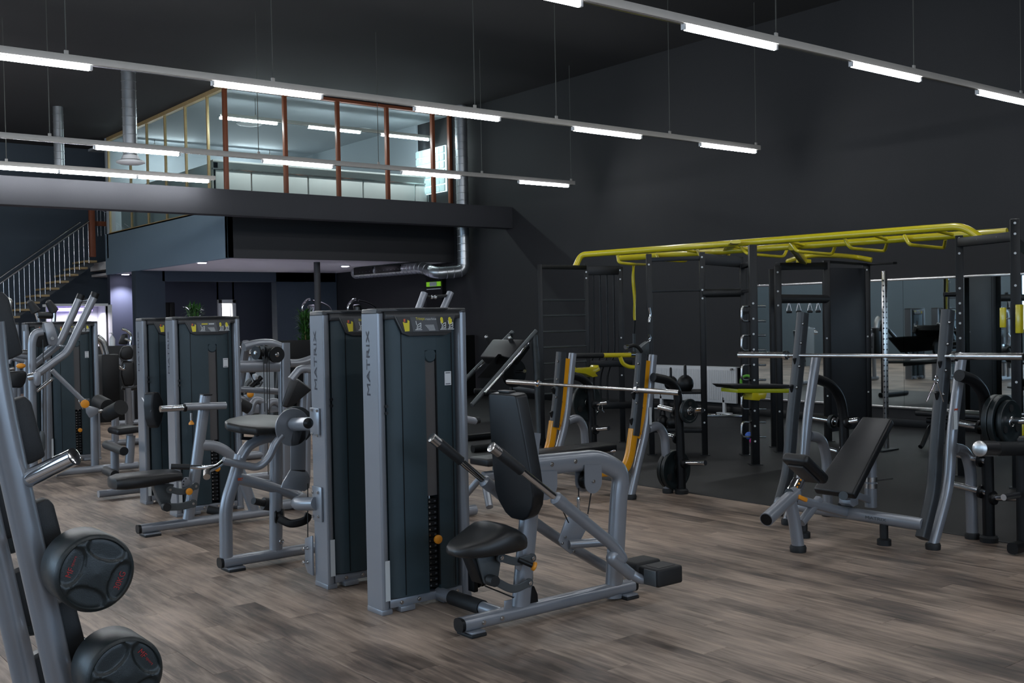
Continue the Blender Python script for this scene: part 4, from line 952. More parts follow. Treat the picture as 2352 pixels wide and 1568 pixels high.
# ================================================================== CABLE STATION BETWEEN THE TOWERS
t = thing('cable_station', 'grey cable frame with two black pulleys and hanging cables behind the arm curl pad', 'weight machine', (5.2, 10.6, 0))
A = lambda x, y, Y=10.6: at(x, y, Y=Y)
link('post', G().tube([(A(655, 1085).x, 10.6, .0), A(652, 787)], .052, .06, side=(0, 1, 0), sq=.5, seg=20), silver, t)
link('top_beam', G().tube(cat_path([A(560, 797), A(590, 789), A(620, 788), A(642, 795)]), .05, .045, side=(0, 1, 0), fil=0, sq=.7), silver, t)
link('cross_beam', G().tube([A(540, 842, 10.4), A(640, 840, 10.4)], .05, .062, side=(0, 1, 0), sq=.7, seg=18), silver, t)
link('cross_beam', G().tube([A(545, 893, 10.9), A(640, 899, 10.9)], .035, side=(0, 1, 0), sq=.8), silver, t)
link('strut', G().tube([A(566, 785, 10.8), A(556, 862, 11.0), A(550, 890, 11.0)], .04, side=(0, 1, 0), sq=.7), silver, t)
def pulley(c, r, ax, par, w_=.06):
    ax = V(ax).normalized()
    link('pulley', G().lathe(V(c)-ax*w_/2, ax, [(0, r), (w_*.2, r), (w_*.35, r*.88), (w_*.65, r*.88), (w_*.8, r), (w_, r)], 28), blackm, par)
    link('pulley_hub', G().lathe(V(c)-ax*(w_/2+.012), ax, [(0, .014), (.01, .025), (w_+.014, .025)], 14), steel, par)
pulley(A(634, 814, 10.3), .083, (0, 1, 0), t); pulley(A(606, 809, 10.4), .078, (1, .4, 0), t); pulley(A(592, 810, 10.4), .072, (1, .3, 0), t)
g = G()
for a, b_ in (((605, 820), (608, 945)), ((613, 820), (616, 1090)), ((618, 822), (621, 1090)), ((646, 815), (649, 1090))):
    g.cyl(A(*a, 10.3), A(*b_, 10.3), .005, seg=6)
link('cable', g, cable, t)
link('pulley_bracket', G().slab([A(x, y, 10.35) for x, y in ((598, 795), (622, 795), (622, 810), (614, 835), (606, 835), (600, 810))], (0, .01, 0), .002), dsilver, t)
link('handle', G().tube([A(571, 838, 10.9), A(586, 868, 10.9), A(592, 883, 10.9)], .03, fil=.05).cyl(A(577, 888, 10.9), A(600, 866, 10.9), .028), blackm, t)
link('handle_cap', G().cyl(A(583, 866, 10.85), A(589, 864, 10.85), .035), whitepaint, t)
link('side_arm', G().tube(cat_path([A(664, 834), A(690, 833), A(720, 823)]), .045, fil=0), silver, t)
link('side_arm', G().tube(cat_path([A(690, 850), A(704, 843), A(726, 838)]), .04, fil=0), silver, t)
link('base_tube', G().tube([(A(560, 1095).x, 10.6, .05), (A(700, 1085).x, 10.6, .05)], .045, side=(0, 1, 0), sq=.7), silver, t)
link('side_post', G().tube([(A(704, 1090).x, 10.6, .0), A(706, 846)], .04, side=(0, 1, 0), sq=.7), silver, t)
t = thing('preacher_seat', 'black wedge shaped back pad leaning on a tilted bar beside the Bizeps tower', 'exercise bench', (4.4, 8.6, 0))
A = lambda x, y, Y=8.7: at(x, y, Y=Y)
link('pad', G().slab([A(x, y) for x, y in ((648, 933), (662, 937), (670, 934), (716, 895), (690, 876), (684, 872), (668, 872))], (.12, .25, 0), .012, 3), vinyl, t)
link('pad_panel', G().slab([A(x, y, 8.66) for x, y in ((649, 932), (659, 933), (686, 875), (668, 873))], (0, .03, 0), .006), capm, t)
link('bar', G().tube([A(668, 872), A(688, 848), A(700, 846), A(722, 850)], .035, fil=.05), silver, t)
link('post', G().tube([(A(690, 1080).x, 8.8, 0), A(694, 900, 8.8)], .04, side=(0, 1, 0), sq=.7), silver, t)
link('base_tube', G().tube([(A(650, 1140).x, 8.8, .05), (A(720, 1130).x, 8.8, .05)], .045, side=(0, 1, 0), sq=.7), silver, t)
t = thing('fly_machine', 'low machine with curved silver side plates and small orange knob behind the arm curl pad', 'weight machine', (5.0, 12.4, 0))
A = lambda x, y, Y=12.4: at(x, y, Y=Y)
link('handle', G().tube([A(548, 897), A(558, 903), A(575, 895), A(596, 893)], .025, fil=.06), blackm, t)
link('adjust_knob', G().ball(A(575, 905, 12.3), .045, 1, .6, 1), orange, t)
link('swing_arm', G().tube(cat_path([A(546, 925), A(556, 915), A(566, 925), A(578, 950)]), .04, fil=0), silver, t)
link('swing_arm', G().tube(cat_path([A(576, 945), A(582, 925), A(592, 919), A(605, 925)]), .045, fil=0), silver, t)
link('swing_arm', G().tube(cat_path([A(612, 940), A(620, 925), A(632, 922), A(645, 930)]), .045, fil=0), silver, t)
link('side_plate', G().slab([A(x, y) for x, y in ((578, 935), (590, 920), (615, 924), (640, 928), (650, 945), (578, 950))], (0, .1, 0), .01), silver, t)
link('foam_roller', G().cyl(A(548, 925, 12.2), A(572, 938, 12.2), .07), rubber, t)
link('handle_set', G().tube([A(560, 905), A(566, 880), A(576, 872)], .03, fil=.05).cyl(A(584, 900), A(600, 875), .03), dsilver, t)
link('post', G().tube([(A(604, 1040).x, 12.4, 0), A(604, 925)], .05, side=(0, 1, 0), sq=.7), silver, t)
link('base_tube', G().tube([(A(560, 1040).x, 12.4, .05), (A(660, 1040).x, 12.4, .05)], .05), silver, t)
# low press frames further back
t = thing('bench_station', 'pale steel frame machine seen through the cable station, in front of the low black wall', 'weight machine', (6.2, 15.5, 0))
A = lambda x, y, Y=15.5: at(x, y, Y=Y)
link('frame', G().tube([(A(560, 1000).x, 15.5, 0), A(575, 800), A(580, 795)], .05, fil=.05), silver, t)
link('frame', G().tube([(A(620, 990).x, 15.5, 0), A(640, 830), A(645, 800)], .05, fil=.05), dsilver, t)
link('stack_cover', G().box(A(598, 860), (.34, .3, .9), .03), palewall, t)
link('handle', G().tube([A(545, 800), A(555, 796), A(560, 806), A(556, 820)], .025, fil=.04), chrome, t)
link('plate_horn', G().cyl(A(568, 835), A(574, 812), .03).cyl(A(562, 812, 15.4), A(580, 812, 15.4), .05), steel, t)
link('base_tube', G().tube([(A(540, 985).x, 15.5, .05), (A(660, 985).x, 15.5, .05)], .05), silver, t)
# treadmill / elliptical handles over the T2 tower
def cardio(px1, Y, label, h):
    t = thing('elliptical_trainer', label, 'cardio machine', (at(px1, 740, Y=Y).x, Y, 0), 'cardio machines behind the low wall')
    A = lambda x, y, YY=Y: at(x+px1, y, Y=YY)
    link('handle', G().tube([A(6, 780), A(2, 735), A(-4, 706), A(-1, 698), A(8, 688), A(14, 687)], .03, fil=.1, n=8), chrome, t)
    link('console', G().slab([A(x, y) for x, y in ((8, 700), (24, 698), (30, 715), (12, 718))], (.1, .2, 0), .03), blackm, t)
    link('arm_bar', G().tube(cat_path([A(20, 690), A(40, 695), A(58, 705), A(64, 718)]), .022, fil=0), blackm, t)
    bx = A(6, 780).x
    link('column', G().tube([(bx+.1, Y, .2), (bx+.1, Y, 1.35), A(18, 705)], .06, fil=.1), dsilver, t)
    link('base', G().box((bx+.1, Y, .16), (.7, .5, .32), .08, seg=3), dsilver, t)
cardio(698, 22.4, 'cardio machine with curved chrome handle left of the grey column foot and plant', 0)
cardio(803, 21.4, 'cardio machine with curved chrome handle right of the grey column', 0)
# arms of the pulldown machine rising over the nearest tower
Yk = 8.3
t = thing('pulldown_machine', 'machine whose two slanted grey arms with foam grips rise above the nearest tower', 'weight machine', (5.0, Yk, 0))
A = lambda x, y, Y=Yk: at(x, y, Y=Y)
link('arm', G().tube([A(975, 672), A(962, 708), A(940, 760)], .028, .035, sq=.7), silver, t)
link('arm', G().tube([A(1035, 671), A(1018, 710), A(995, 762)], .028, .035, sq=.7), silver, t)
link('crossbar', G().cyl(A(940, 758), A(996, 760), .025), silver, t)
link('hand_grip', G().cyl(A(975, 680), A(989, 682), .014).cyl(A(1002, 681), A(1026, 679), .014), rubber, t)
link('grip_knob', G().ball(A(992, 682), .018).ball(A(1000, 682), .018), chrome, t)
link('post', G().tube([(A(968, 1080).x, Yk, 0), A(968, 760)], .045, side=(0, 1, 0), sq=.7), silver, t)
link('base_tube', G().tube([(A(930, 1085).x, Yk, .05), (A(1010, 1085).x, Yk, .05)], .05, side=(0, 1, 0), sq=.7), silver, t)
t = thing('pulldown_machine', 'grey tubes and black foot roller low behind the right side of the nearest tower', 'weight machine', (5.2, 7.4, 0))
A = lambda x, y, Y=7.4: at(x, y, Y=Y)
link('base_tube', G().tube([(A(1000, 1150).x, 7.4, .05), (A(1090, 1140).x, 7.4, .05)], .045), silver, t)
link('foam_roller', G().cyl(A(1087, 967), A(1100, 964), .028), rubber, t)
link('upright', G().tube([(A(1060, 1145).x, 7.4, 0), A(1060, 960), A(1092, 967)], .03, fil=.05), silver, t)
# ---------------- plants
def plant(px, py, Y, zbase, n, L, label):
    c = at(px, py, Y=Y); t = thing('potted_plant', label, 'plant', (c.x, Y, zbase), 'green plants behind the machines')
    g = G()
    for k in range(n):
        a = random.uniform(0, 2*PI); el = random.uniform(.1, 1.4); st = V((c.x+random.uniform(-.08, .08), Y+random.uniform(-.08, .08), c.z-random.uniform(-.05, L)))
        d = V((math.cos(a)*math.cos(el), math.sin(a)*math.cos(el), math.sin(el))); s_ = d.cross(V((0, 0, 1))).normalized()*.02; ln = random.uniform(.16, .34)
        p1 = st+d*ln*.5; p2 = st+d*ln-V((0, 0, ln*.25))
        vs = [g.bm.verts.new(q) for q in (st, p1+s_, p2, p1-s_)]; g.bm.faces.new(vs)
    link('foliage', g, leafm, t, kind='stuff')
    link('stem', G().cyl((c.x, Y, zbase+.3), (c.x, Y, c.z), .015), woodtan, t)
    link('pot', G().lathe((c.x, Y, zbase), (0, 0, 1), [(0, .13), (.02, .14), (.36, .19), (.38, .19), (.38, .15)], 20), whitepaint, t)
plant(700, 730, 20.2, 0, 420, .7, 'tall leafy plant left of the Bizeps tower top')
plant(446, 716, 20.6, 0, 160, .25, 'small leafy plant peeking above the middle tower')
# ================================================================== FIXED BARBELL RACK, LEFT FOREGROUND
def rail_pt(px, py, zz): return at(px, py, D=zz)
n0 = at(221, 1317, D=2.80); Yn = n0.y                                   # face of the upper barbell head
n1 = at(290, 1552, Y=Yn)
stp_ = n1-n0
t = thing('barbell_rack', 'slanted grey tube rack with black saddles in the left foreground', 'barbell rack', (n1.x+.2, Yn+.45, 0))
Y1, Y2 = Yn+.235, Yn+.72
def rtube(Y, dx=0):
    a, b_ = at(5, 960, Y=Y1), at(138, 1560, Y=Y1)
    u = (b_-a); p0 = a-u*.35; p1 = b_+u*((b_.z-.04)/(-u.z))
    pts = [p0, a, b_, p1]; pts = [V((p.x+(.02 if i in (0,) else 0), Y, p.z)) for i, p in enumerate(pts)]
    return pts
pts1 = rtube(Y1); pts2 = rtube(Y2)
for nm, pts in (('upright', pts1), ('upright', pts2)):
    link(nm, G().tube(cat_path(pts, 5), .038, fil=0, seg=24), silver, t)
    link('foot', G().tube([pts[-1]+V((-1.1, 0, -.0)), pts[-1]+V((.12, 0, 0))], .04, seg=16), silver, t)
    link('rear_leg', G().tube([pts[0], pts[-1]+V((-.95, 0, 0))], .038, seg=16), silver, t)
link('spreader', G().cyl(pts1[-1]+V((-.5, 0, 0)), pts2[-1]+V((-.5, 0, 0)), .035), silver, t)
axis = (pts1[2]-pts1[1]).normalized(); nrm = V((-axis.z, 0, axis.x));
if nrm.x < 0: nrm = -nrm
def on_rail(pts, z):
    a, b_ = pts[1], pts[2]; return a+(b_-a)*((a.z-z)/(a.z-b_.z))
hz = n0.z
for k in range(-2, 5):
    z = hz+(n1.z-n0.z)*k
    if not (.25 < z < 1.75): continue
    for Yt, pts in ((Y1, pts1), (Y2, pts2)):
        q = on_rail(pts, z+.075)+nrm*.052
        link('saddle', G().slab([q-axis*.085-nrm*.022, q-axis*.09+nrm*.018, q-axis*.07+nrm*.03, q+axis*.085+nrm*.036, q+axis*.095+nrm*.0, q+axis*.095-nrm*.022], (0, .0, 0) if False else V((0, .055, 0)), .007, 2), rubber, t)
# chrome peg in the empty place
a, b_ = at(66, 1098, Y=Y1-.02), at(171, 1048, Y=Y1-.14)
link('storage_peg', G().lathe(a, b_-a, [(0, .0245), ((b_-a).length, .0245), ((b_-a).length+.001, .020)], 24), chrome, t)
link('peg_collar', G().cyl(a-(b_-a)*.2, a+(b_-a)*.05, .025), silver, t)
def barbell_head(g, c, d, R=.103, Lh=.155):
    """head from c (outer face) going along d"""
    return g.lathe(c, d, [(.02, R*.3), (.018, R*.86), (.0015, R*.885), (0, R*.90), (.004, R*.955), (.012, R), (Lh-.014, R), (Lh-.004, R*.94), (Lh, R*.80)], 48)
def fixed_barbell(loc, label, group, rot):
    x, y, z = loc
    t = thing('fixed_barbell', label, 'barbell', loc, group)
    h1 = link('head', barbell_head(G(), (x, y, z), (0, 1, 0)), urethane, t)
    link('head', barbell_head(G(), (x, y+1.09, z), (0, -1, 0)), urethane, t)
    link('handle_bar', G().cyl((x, y+.1, z), (x, y+1.0, z), .0155), chrome, t)
    # raised cross relief with four recessed lobes: ring rim + lobe rims
    # outer face: cross-shaped body with four sunken lens lobes, as a relief grid
    g = G(); NR, NT = 26, 96; Rf = .0925; grid = []
    def sink(px_, pz_):
        d = 0
        for k in range(4):
            a = rot+k*PI/2; lx = px_*math.cos(a)+pz_*math.sin(a); lt = -px_*math.sin(a)+pz_*math.cos(a)
            e = 1-math.hypot((lx-.067)/.030, lt/.052)
            d = max(d, min(1, max(0, e*5+.4)))
        r_ = math.hypot(px_, pz_)
        return .0075*(d*d*(3-2*d)) + .002*min(1, max(0, (r_-.084)/.006)) - .004*(1-min(1, r_/.05))
    for i in range(NR+1):
        r_ = Rf*max(i, .02)/NR; grid.append([])
        for j in range(NT):
            th = 2*PI*j/NT; px_, pz_ = r_*math.cos(th), r_*math.sin(th)
            dd = sink(px_, pz_) if i < NR else .004
            grid[-1].append(g.bm.verts.new((x+px_, y-.005+dd, z+pz_)))
    for i in range(NR):
        for j in range(NT): g.bm.faces.new((grid[i][j], grid[i][(j+1) % NT], grid[i+1][(j+1) % NT], grid[i+1][j]))
    g.bm.faces.new(grid[0])
    link('relief_face', g, urethane, h1)
    u = V((math.cos(rot-PI/2), 0, math.sin(rot-PI/2))); yd = V((0, -1, 0)).cross(u)
    for k, (s_, hh, ww) in enumerate((('MF', .015, .024), ('sport', .008, .028), ('30KG', .016, .047))):
        a = rot if k < 2 else rot+PI; n_ = V((math.cos(a), 0, math.sin(a)))
        o_ = V((x, y+.0015, z))+n_*.066-yd*(hh/2)
        o_ += u*(-.028 if k == 0 else 0 if k == 1 else -.0235)
        text(s_, h1, redp, o_, u, yd, hh, ww)
    return t
bb = fixed_barbell(tuple(n0), 'upper black fixed barbell marked 30KG in the left foreground rack', 'fixed barbells in the rack', math.radians(155))
b2 = fixed_barbell(tuple(n1), 'second black fixed barbell, its head cut by the bottom picture edge', 'fixed barbells in the rack', math.radians(35))
q = n1+stp_; dup(bb, tuple(q), 'lowest fixed barbell in view, only its far head showing between the rack tubes', 'fixed barbells in the rack')
# ================================================================== BENCH PRESS STATIONS
guardm = mat('guard_plastic', (.030, .034, .038), .42, 0, .1, 10)
def feet(parent, pts, r=.045):
    for p in pts: link('rubber_foot', G().lathe((p[0], p[1], 0), (0, 0, 1), [(0, r*1.12), (.03, r*1.18), (.045, r*1.05), (.047, r*.9)], 24), rubber, parent)
def olympic_bar(X, ya, yb, z, label, loc_c1, loc_c2, rs=.025, slope=0):
    """bar along Y, between ya (near) and yb (far)"""
    L_ = yb-ya; t = thing('barbell', label, 'barbell', (X, (ya+yb)/2, z), 'unloaded chrome barbells')
    P_ = lambda y: V((X, y, z+slope*(y-ya)))
    link('shaft', G().cyl(P_(loc_c1), P_(loc_c2), .0145), steel, t)
    for a, b_ in ((ya, loc_c1), (yb, loc_c2)):
        link('sleeve', G().cyl(P_(a), P_(b_), rs), steel, t)
        d = 1 if b_ > a else -1
        link('collar', G().lathe(P_(b_-d*.02), (0, d, 0), [(0, rs), (.002, .036), (.03, .036), (.032, rs*.9), (.045, .022)], 24), chrome, t)
        link('end_ring', G().lathe(P_(a), (0, -d, 0), [(0, rs*.85), (.003, rs*.7)], 20), blackm, t)
    for u in (.36, .5, .64): link('knurl_band', G().cyl(P_(ya+L_*(u-.045)), P_(ya+L_*(u+.045)), .0155), steel, t)
    return t
def bench_station(Yn_, Yf_, px, label, accent, text_px=None):
    """uprights traced in the near side plane Y=Yn_, repeated in the far side plane Y=Yf_"""
    t = thing('bench_press_station', label, 'bench', (px['foot'][0], (Yn_+Yf_)/2, 0))
    def path(keys, Y, dY=0): return [V((p.x, Y+dY, p.z)) for p in (at(x, y, Y=Yn_) for x, y in keys)]
    fp = []
    for Y in (Yn_, Yf_):
        u = path(px['upright'], Y); u[-1].z = .03
        link('upright', G().tube(u, .035, .042, side=(0, 1, 0), fil=.14, sq=.9, seg=20), silver, t)
        link('upright_cap', G().cyl(u[0], u[0]+(u[0]-u[1]).normalized()*.004, .034), dsilver, t)
        r_ = path(px['rear'], Y); r_[-1].z = .03
        link('rear_leg', G().tube(r_, .042, fil=.22, n=9, seg=18), silver, t)
        fp += [(u[-1].x, Y), (r_[-1].x, Y)]
        gd = path(px['guard'], Y)
        link('guard', G().tube(gd, .038, .048, side=(0, 1, 0), fil=.1, sq=.5, seg=20), guardm, t)
        if accent:
            ac = path(px['accent'], Y)
            link('accent_frame', G().tube(ac, .030, .05, side=(0, 1, 0), fil=.16, sq=.6, seg=18, n=8), orangep, t)
            st_ = path(px['stripe'], Y); link('accent_stripe', G().tube(st_, .014, .045, side=(0, 1, 0), fil=.05, sq=.6), orangep, t)
        for k, (hx, hy) in enumerate(px['hooks']):
            h = at(hx, hy, Y=Yn_); h.y = Y
            link('bar_hook', G().tube([h+V((.05, -.0, -.0)), h+V((.0, 0, -.02)), h+V((-.055, 0, -.035)), h+V((-.075, 0, .02))], .013, .02, side=(0, 1, 0), fil=.02), blackm, t)
            if accent: link('hook_stripe', G().cyl(h+V((-.03, -.022, -.02)), h+V((.04, -.022, -.13)), .005), orangep, t)
        for hx, hy in px['bolts']:
            h = at(hx, hy, Y=Yn_-.04); bolt(t, (h.x, Y-.042, h.z), r=.012)
    feet(t, fp)
    return t, fp
# flat bench with orange frame
px = dict(foot=at(1449, 1145, Z=0),
          upright=[(1500, 815), (1484, 985), (1466, 1060), (1449, 1140)],
          rear=[(1488, 985), (1512, 975), (1527, 1000), (1534, 1128)],
          guard=[(1473, 812), (1464, 930), (1456, 1000)],
          accent=[(1455, 985), (1447, 1045), (1436, 1078), (1370, 1083)],
          stripe=[(1487, 828), (1478, 940), (1462, 1005)],
          hooks=[(1466, 905), (1462, 965)], bolts=[(1466, 835), (1464, 880), (1462, 925)])
FY0, FY1 = 7.06, 8.20
t, fp = bench_station(FY0, FY1, px, 'flat bench press station with orange frame and grey uprights on the black floor edge', True)
FB = t
xm = at(1436, 1078, Y=FY0)
link('accent_crossbar', G().tube([(xm.x, FY0, xm.z+.01), (xm.x-.0, FY1, xm.z+.01)], .035, .05, sq=.6), orangep, t)
Yb = (FY0+FY1)/2
q0, q1 = at(1396, 1022, Y=Yb), at(1200, 1040, Y=Yb)
link('bench_pad', G().slab([(q1.x-.5, Yb-.14, q0.z-.045), (q1.x-.5, Yb+.14, q0.z-.045), (q0.x-.0, Yb+.14, q0.z-.045), (q0.x-.0, Yb-.14, q0.z-.045)], (0, 0, .07), .018, 3), vinyl, t)
link('pad_seam', G().box((q0.x-.32, Yb, q0.z+.026), (.004, .26, .002)), blackm, t)
link('pad_plate', G().box((q0.x-.2, Yb, q0.z-.075), (.4, .16, .05), .004), silver, t)
link('spine_tube', G().tube([(q1.x-.45, Yb, .28), (q0.x-.1, Yb, .30), (xm.x, Yb, xm.z+.02)], .035, .045, side=(0, 1, 0), fil=.1, sq=.7), silver, t)
link('front_leg', G().tube([(q1.x-.55, Yb-.22, .05), (q1.x-.45, Yb, .30), (q1.x-.55, Yb+.22, .05)], .032, fil=.1), silver, t)
link('pad_post', G().tube([(q1.x-.3, Yb, .28), (q1.x-.3, Yb, q0.z-.05)], .035, side=(0, 1, 0), sq=.7), silver, t)
link('pad_post', G().tube([(q0.x-.2, Yb, .30), (q0.x-.2, Yb, q0.z-.05)], .035, side=(0, 1, 0), sq=.7), silver, t)
q = at(1393, 1036, Y=Yb-.1); link('pop_pin', G().cyl(q, q+V((.07, -.05, 0)), .014), chrome, t)
q = at(1494, 955, Y=FY0-.045); link('warning_label', G().box(q+V((.0, 0, 0)), (.03, .003, .16)), whitep, t)
bx = at(1467, 890, Y=FY0).x-.05
e0, e1 = at(1561, 902, X=bx), at(1166, 876, X=bx)
c0, c1 = at(1462, 890, X=bx), at(1236, 878, X=bx)
zz = (e0.z+e1.z)/2
olympic_bar(bx, e0.y, e1.y, e0.z, 'chrome barbell resting on the orange bench press station', c0.y, c1.y, slope=(e1.z-e0.z)/(e1.y-e0.y))
# incline bench
px = dict(foot=at(2142, 1262, Z=0),
          upright=[(2208, 822), (2187, 985), (2179, 1120), (2143, 1250)],
          rear=[(2192, 1030), (2218, 1035), (2230, 1080), (2233, 1228)],
          guard=[(2178, 712), (2166, 860), (2154, 980), (2144, 1130), (2118, 1236)],
          accent=None, stripe=None,
          hooks=[(2172, 835), (2164, 905)], bolts=[(2180, 740), (2176, 790), (2172, 850), (2166, 905)])
IY0, IY1 = 4.09, 5.34
t, fp = bench_station(IY0, IY1, px, 'incline bench press station with silver uprights, right side of the picture', None)
Yb = 4.70
A = lambda x, y, Y=Yb: at(x, y, Y=Y)
xb = at(2115, 1160, Y=IY0).x+.03; zb = .19
link('low_crossbar', G().tube([(xb, IY0, zb), (xb, IY1, zb)], .045, .045, sq=.8, seg=20), silver, t)
text('MATRIX', t, dsilver, (xb-.047, 4.52, zb-.01), (0, -1, 0), (0, 0, 1), .022, .17)
# backrest board
bt, bb_ = A(2014, 957), A(1912, 1128)
dv = (bt-bb_)
wv = V((0, 1, 0))*.135
nv = dv.cross(V((0, 1, 0))).normalized(); nv = nv if nv.z > 0 else -nv
link('backrest', G().slab([bb_-wv*1.3, bt-wv*.95, bt+wv*.95, bb_+wv*1.3], -nv*.065, .018, 3), vinyl, t)
link('backrest_plate', G().slab([bb_-wv*.5-nv*.066+dv*.1, bt-wv*.5-nv*.066-dv*.1, bt+wv*.5-nv*.066-dv*.1, bb_+wv*.5-nv*.066+dv*.1], -nv*.02, .004), blackm, t)
# seat: thick tilted pad whose tall front faces away from the board
c = A(1849, 1078)
sa, sb = A(1819, 1060), A(1874, 1112); sv = (sb-sa)
wv2 = V((0, .11, 0))
s_n = sv.cross(V((0, 1, 0))).normalized(); s_n = s_n if s_n.z > 0 else -s_n
link('seat', G().slab([sa-wv2, sb-wv2*.9, sb+wv2*.9, sa+wv2], s_n*.078, .032, 4), vinyl, t)
link('seat_plate', G().slab([sa-wv2*.6+sv*.15, sb-wv2*.6-sv*.15, sb+wv2*.6-sv*.15, sa+wv2*.6+sv*.15], -s_n*.015, .003), capm, t)
link('seat_link', G().slab([A(x, y, 4.62) for x, y in ((1822, 1128), (1838, 1098), (1850, 1102), (1836, 1134))], (0, .06, 0), .004), chrome, t)
for k in range(3): q = A(1831+4*k, 1118-8*k, 4.61); link('index_hole', G().cyl(q, q+V((0, -.003, 0)), .008, seg=10), orange, t)
q0, q1 = A(1826, 1132, 4.60), A(1760, 1193, 4.50)
link('footrest_tube', G().tube([q0, q1], .046, seg=24), silver, t)
link('tube_mouth', G().cyl(q1, q1+(q1-q0).normalized()*.002, .040), blackm, t)
link('front_leg', G().tube([A(1812, 1140), A(1824, 1190, 4.69), (at(1833, 1255, Y=4.68).x, 4.68, .04)], .044, fil=.1, seg=20), silver, t)
feet(t, [(at(1833, 1255, Y=4.68).x, 4.68)], .05)
link('pivot', G().cyl(A(1812, 1131, 4.58), A(1812, 1131, 4.80), .03), chrome, t)
link('seat_lever', G().box(A(1842, 1144, 4.55), (.10, .03, .03), .008, Matrix.Rotation(math.radians(22), 3, 'Y')), orange, t)
link('brace', G().tube([A(1882, 1146), (A(1840, 1200).x, Yb, A(1840, 1200).z)], .028, .03, side=(0, 1, 0), sq=.6), silver, t)
link('spine_tube', G().tube([A(1826, 1146), (xb, Yb, zb)], .03, .035, side=(0, 1, 0), sq=.7), silver, t)
k0, k1 = A(2000, 1140), A(1999, 1022)
link('backrest_post', G().tube([(k0.x, Yb, .2), k1], .046, seg=20), silver, t)
for py in (1105, 1120): q = A(2000, py); link('post_ring', G().cyl(q, q+V((0, 0, .035)), .049, seg=24), steel, t)
link('adjust_link', G().bar(A(1938, 1127), A(1996, 1148), .05, .05, bev=.006), silver, t)
link('adjust_pin', G().cyl(A(1942, 1106), A(1984, 1106), .006).cyl(A(2010, 1104), A(2050, 1099), .006), chrome, t)
link('adjust_bracket', G().slab([A(x, y, 4.64) for x, y in ((1955, 1135), (1972, 1138), (1972, 1158), (1960, 1164), (1953, 1158))], (0, .1, 0), .004), silver, t)
link('hub', G().cyl(A(1937, 1138, 4.6), A(1937, 1138, 4.8), .032), chrome, t)
q = at(2195, 965, Y=IY0-.045); link('warning_label', G().box(q, (.045, .003, .13)), whitep, t)
q = at(2196, 940, Y=IY0-.045); link('warning_label', G().box(q, (.045, .003, .012)), mat('label_red', (.5, .08, .03), .5), t)
for YY, px_ in ((4.35, 1908), (4.95, 1908)): pass
link('inner_foot', G().lathe((xb-.2, 4.95, 0), (0, 0, 1), [(0, .05), (.04, .05), (.05, .03), (.16, .03)], 20), rubber, t)
link('inner_foot', G().lathe((xb, 4.40, 0), (0, 0, 1), [(0, .05), (.04, .05), (.05, .03), (.16, .03)], 20), rubber, t)
IX = at(2172, 818, Y=IY0).x-.045
e0, e1 = at(2351, 819, X=IX), at(1698, 815, X=IX); c0, c1 = at(2192, 818, X=IX), at(1806, 815, X=IX)
olympic_bar(IX, e0.y, e1.y, e0.z, 'chrome barbell resting on the incline bench press station', c0.y, c1.y, slope=(e1.z-e0.z)/(e1.y-e0.y))
q = at(2150, 872, Y=IY0-.06)
cl = thing('spring_clip', 'chrome spring collar hanging on the near guard of the incline bench', 'barbell clip', tuple(q))
link('coil', G().ring(q, (.1, -1, 0), .026, .0045, 20), chrome, cl)
link('legs', G().tube([q+V((-.02, 0, -.015)), q+V((-.03, 0, -.03)), at(2128, 922, Y=IY0-.06)], .0045, fil=.01).tube([q+V((.02, 0, -.015)), q+V((.02, 0, -.03)), at(2167, 922, Y=IY0-.06)], .0045, fil=.01), chrome, cl)
# ================================================================== BLACK PLATE STORAGE STANDS BEHIND THE BENCHES
def plate_geo(r, th):
    """grip plate lying in the plane y=0, thickness along +y"""
    return G().lathe((0, 0, 0), (0, 1, 0), [(0, .03), (0, r*.30), (.006, r*.36), (.006, r*.78), (0, r*.84), (.0, r*.97), (.006, r), (th-.006, r), (th, r*.97), (th, .03)], 40)
PLM = {}
def weight_disc(loc, r, th, label, group):
    t = thing('weight_plate_disc', label, 'weight plate', loc, group)
    k = (r, th)
    if k not in PLM:
        a = finish(plate_geo(r, th).bm, 'disc', urethane)
        g = G()
        for j in range(3):
            an = PI/2+j*2*PI/3; g.lathe((math.cos(an)*r*.62, -.002, math.sin(an)*r*.62), (0, 1, 0), [(0, r*.17), (.010, r*.17)], 18)
        b = finish(g.bm, 'grip_hole', mat('recess_black', (.003, .003, .003), .8))
        c = finish(G().ring((0, -.001, 0), (0, 1, 0), .034, .006, 20).bm, 'hub_ring', steel); PLM[k] = (a, b, c)
    for nm, me in zip(('disc', 'grip_hole', 'hub_ring'), PLM[k]):
        o = bpy.data.objects.new(nm, me); COL.objects.link(o); o.parent = t; ORG[o.name] = V(loc)
    return t
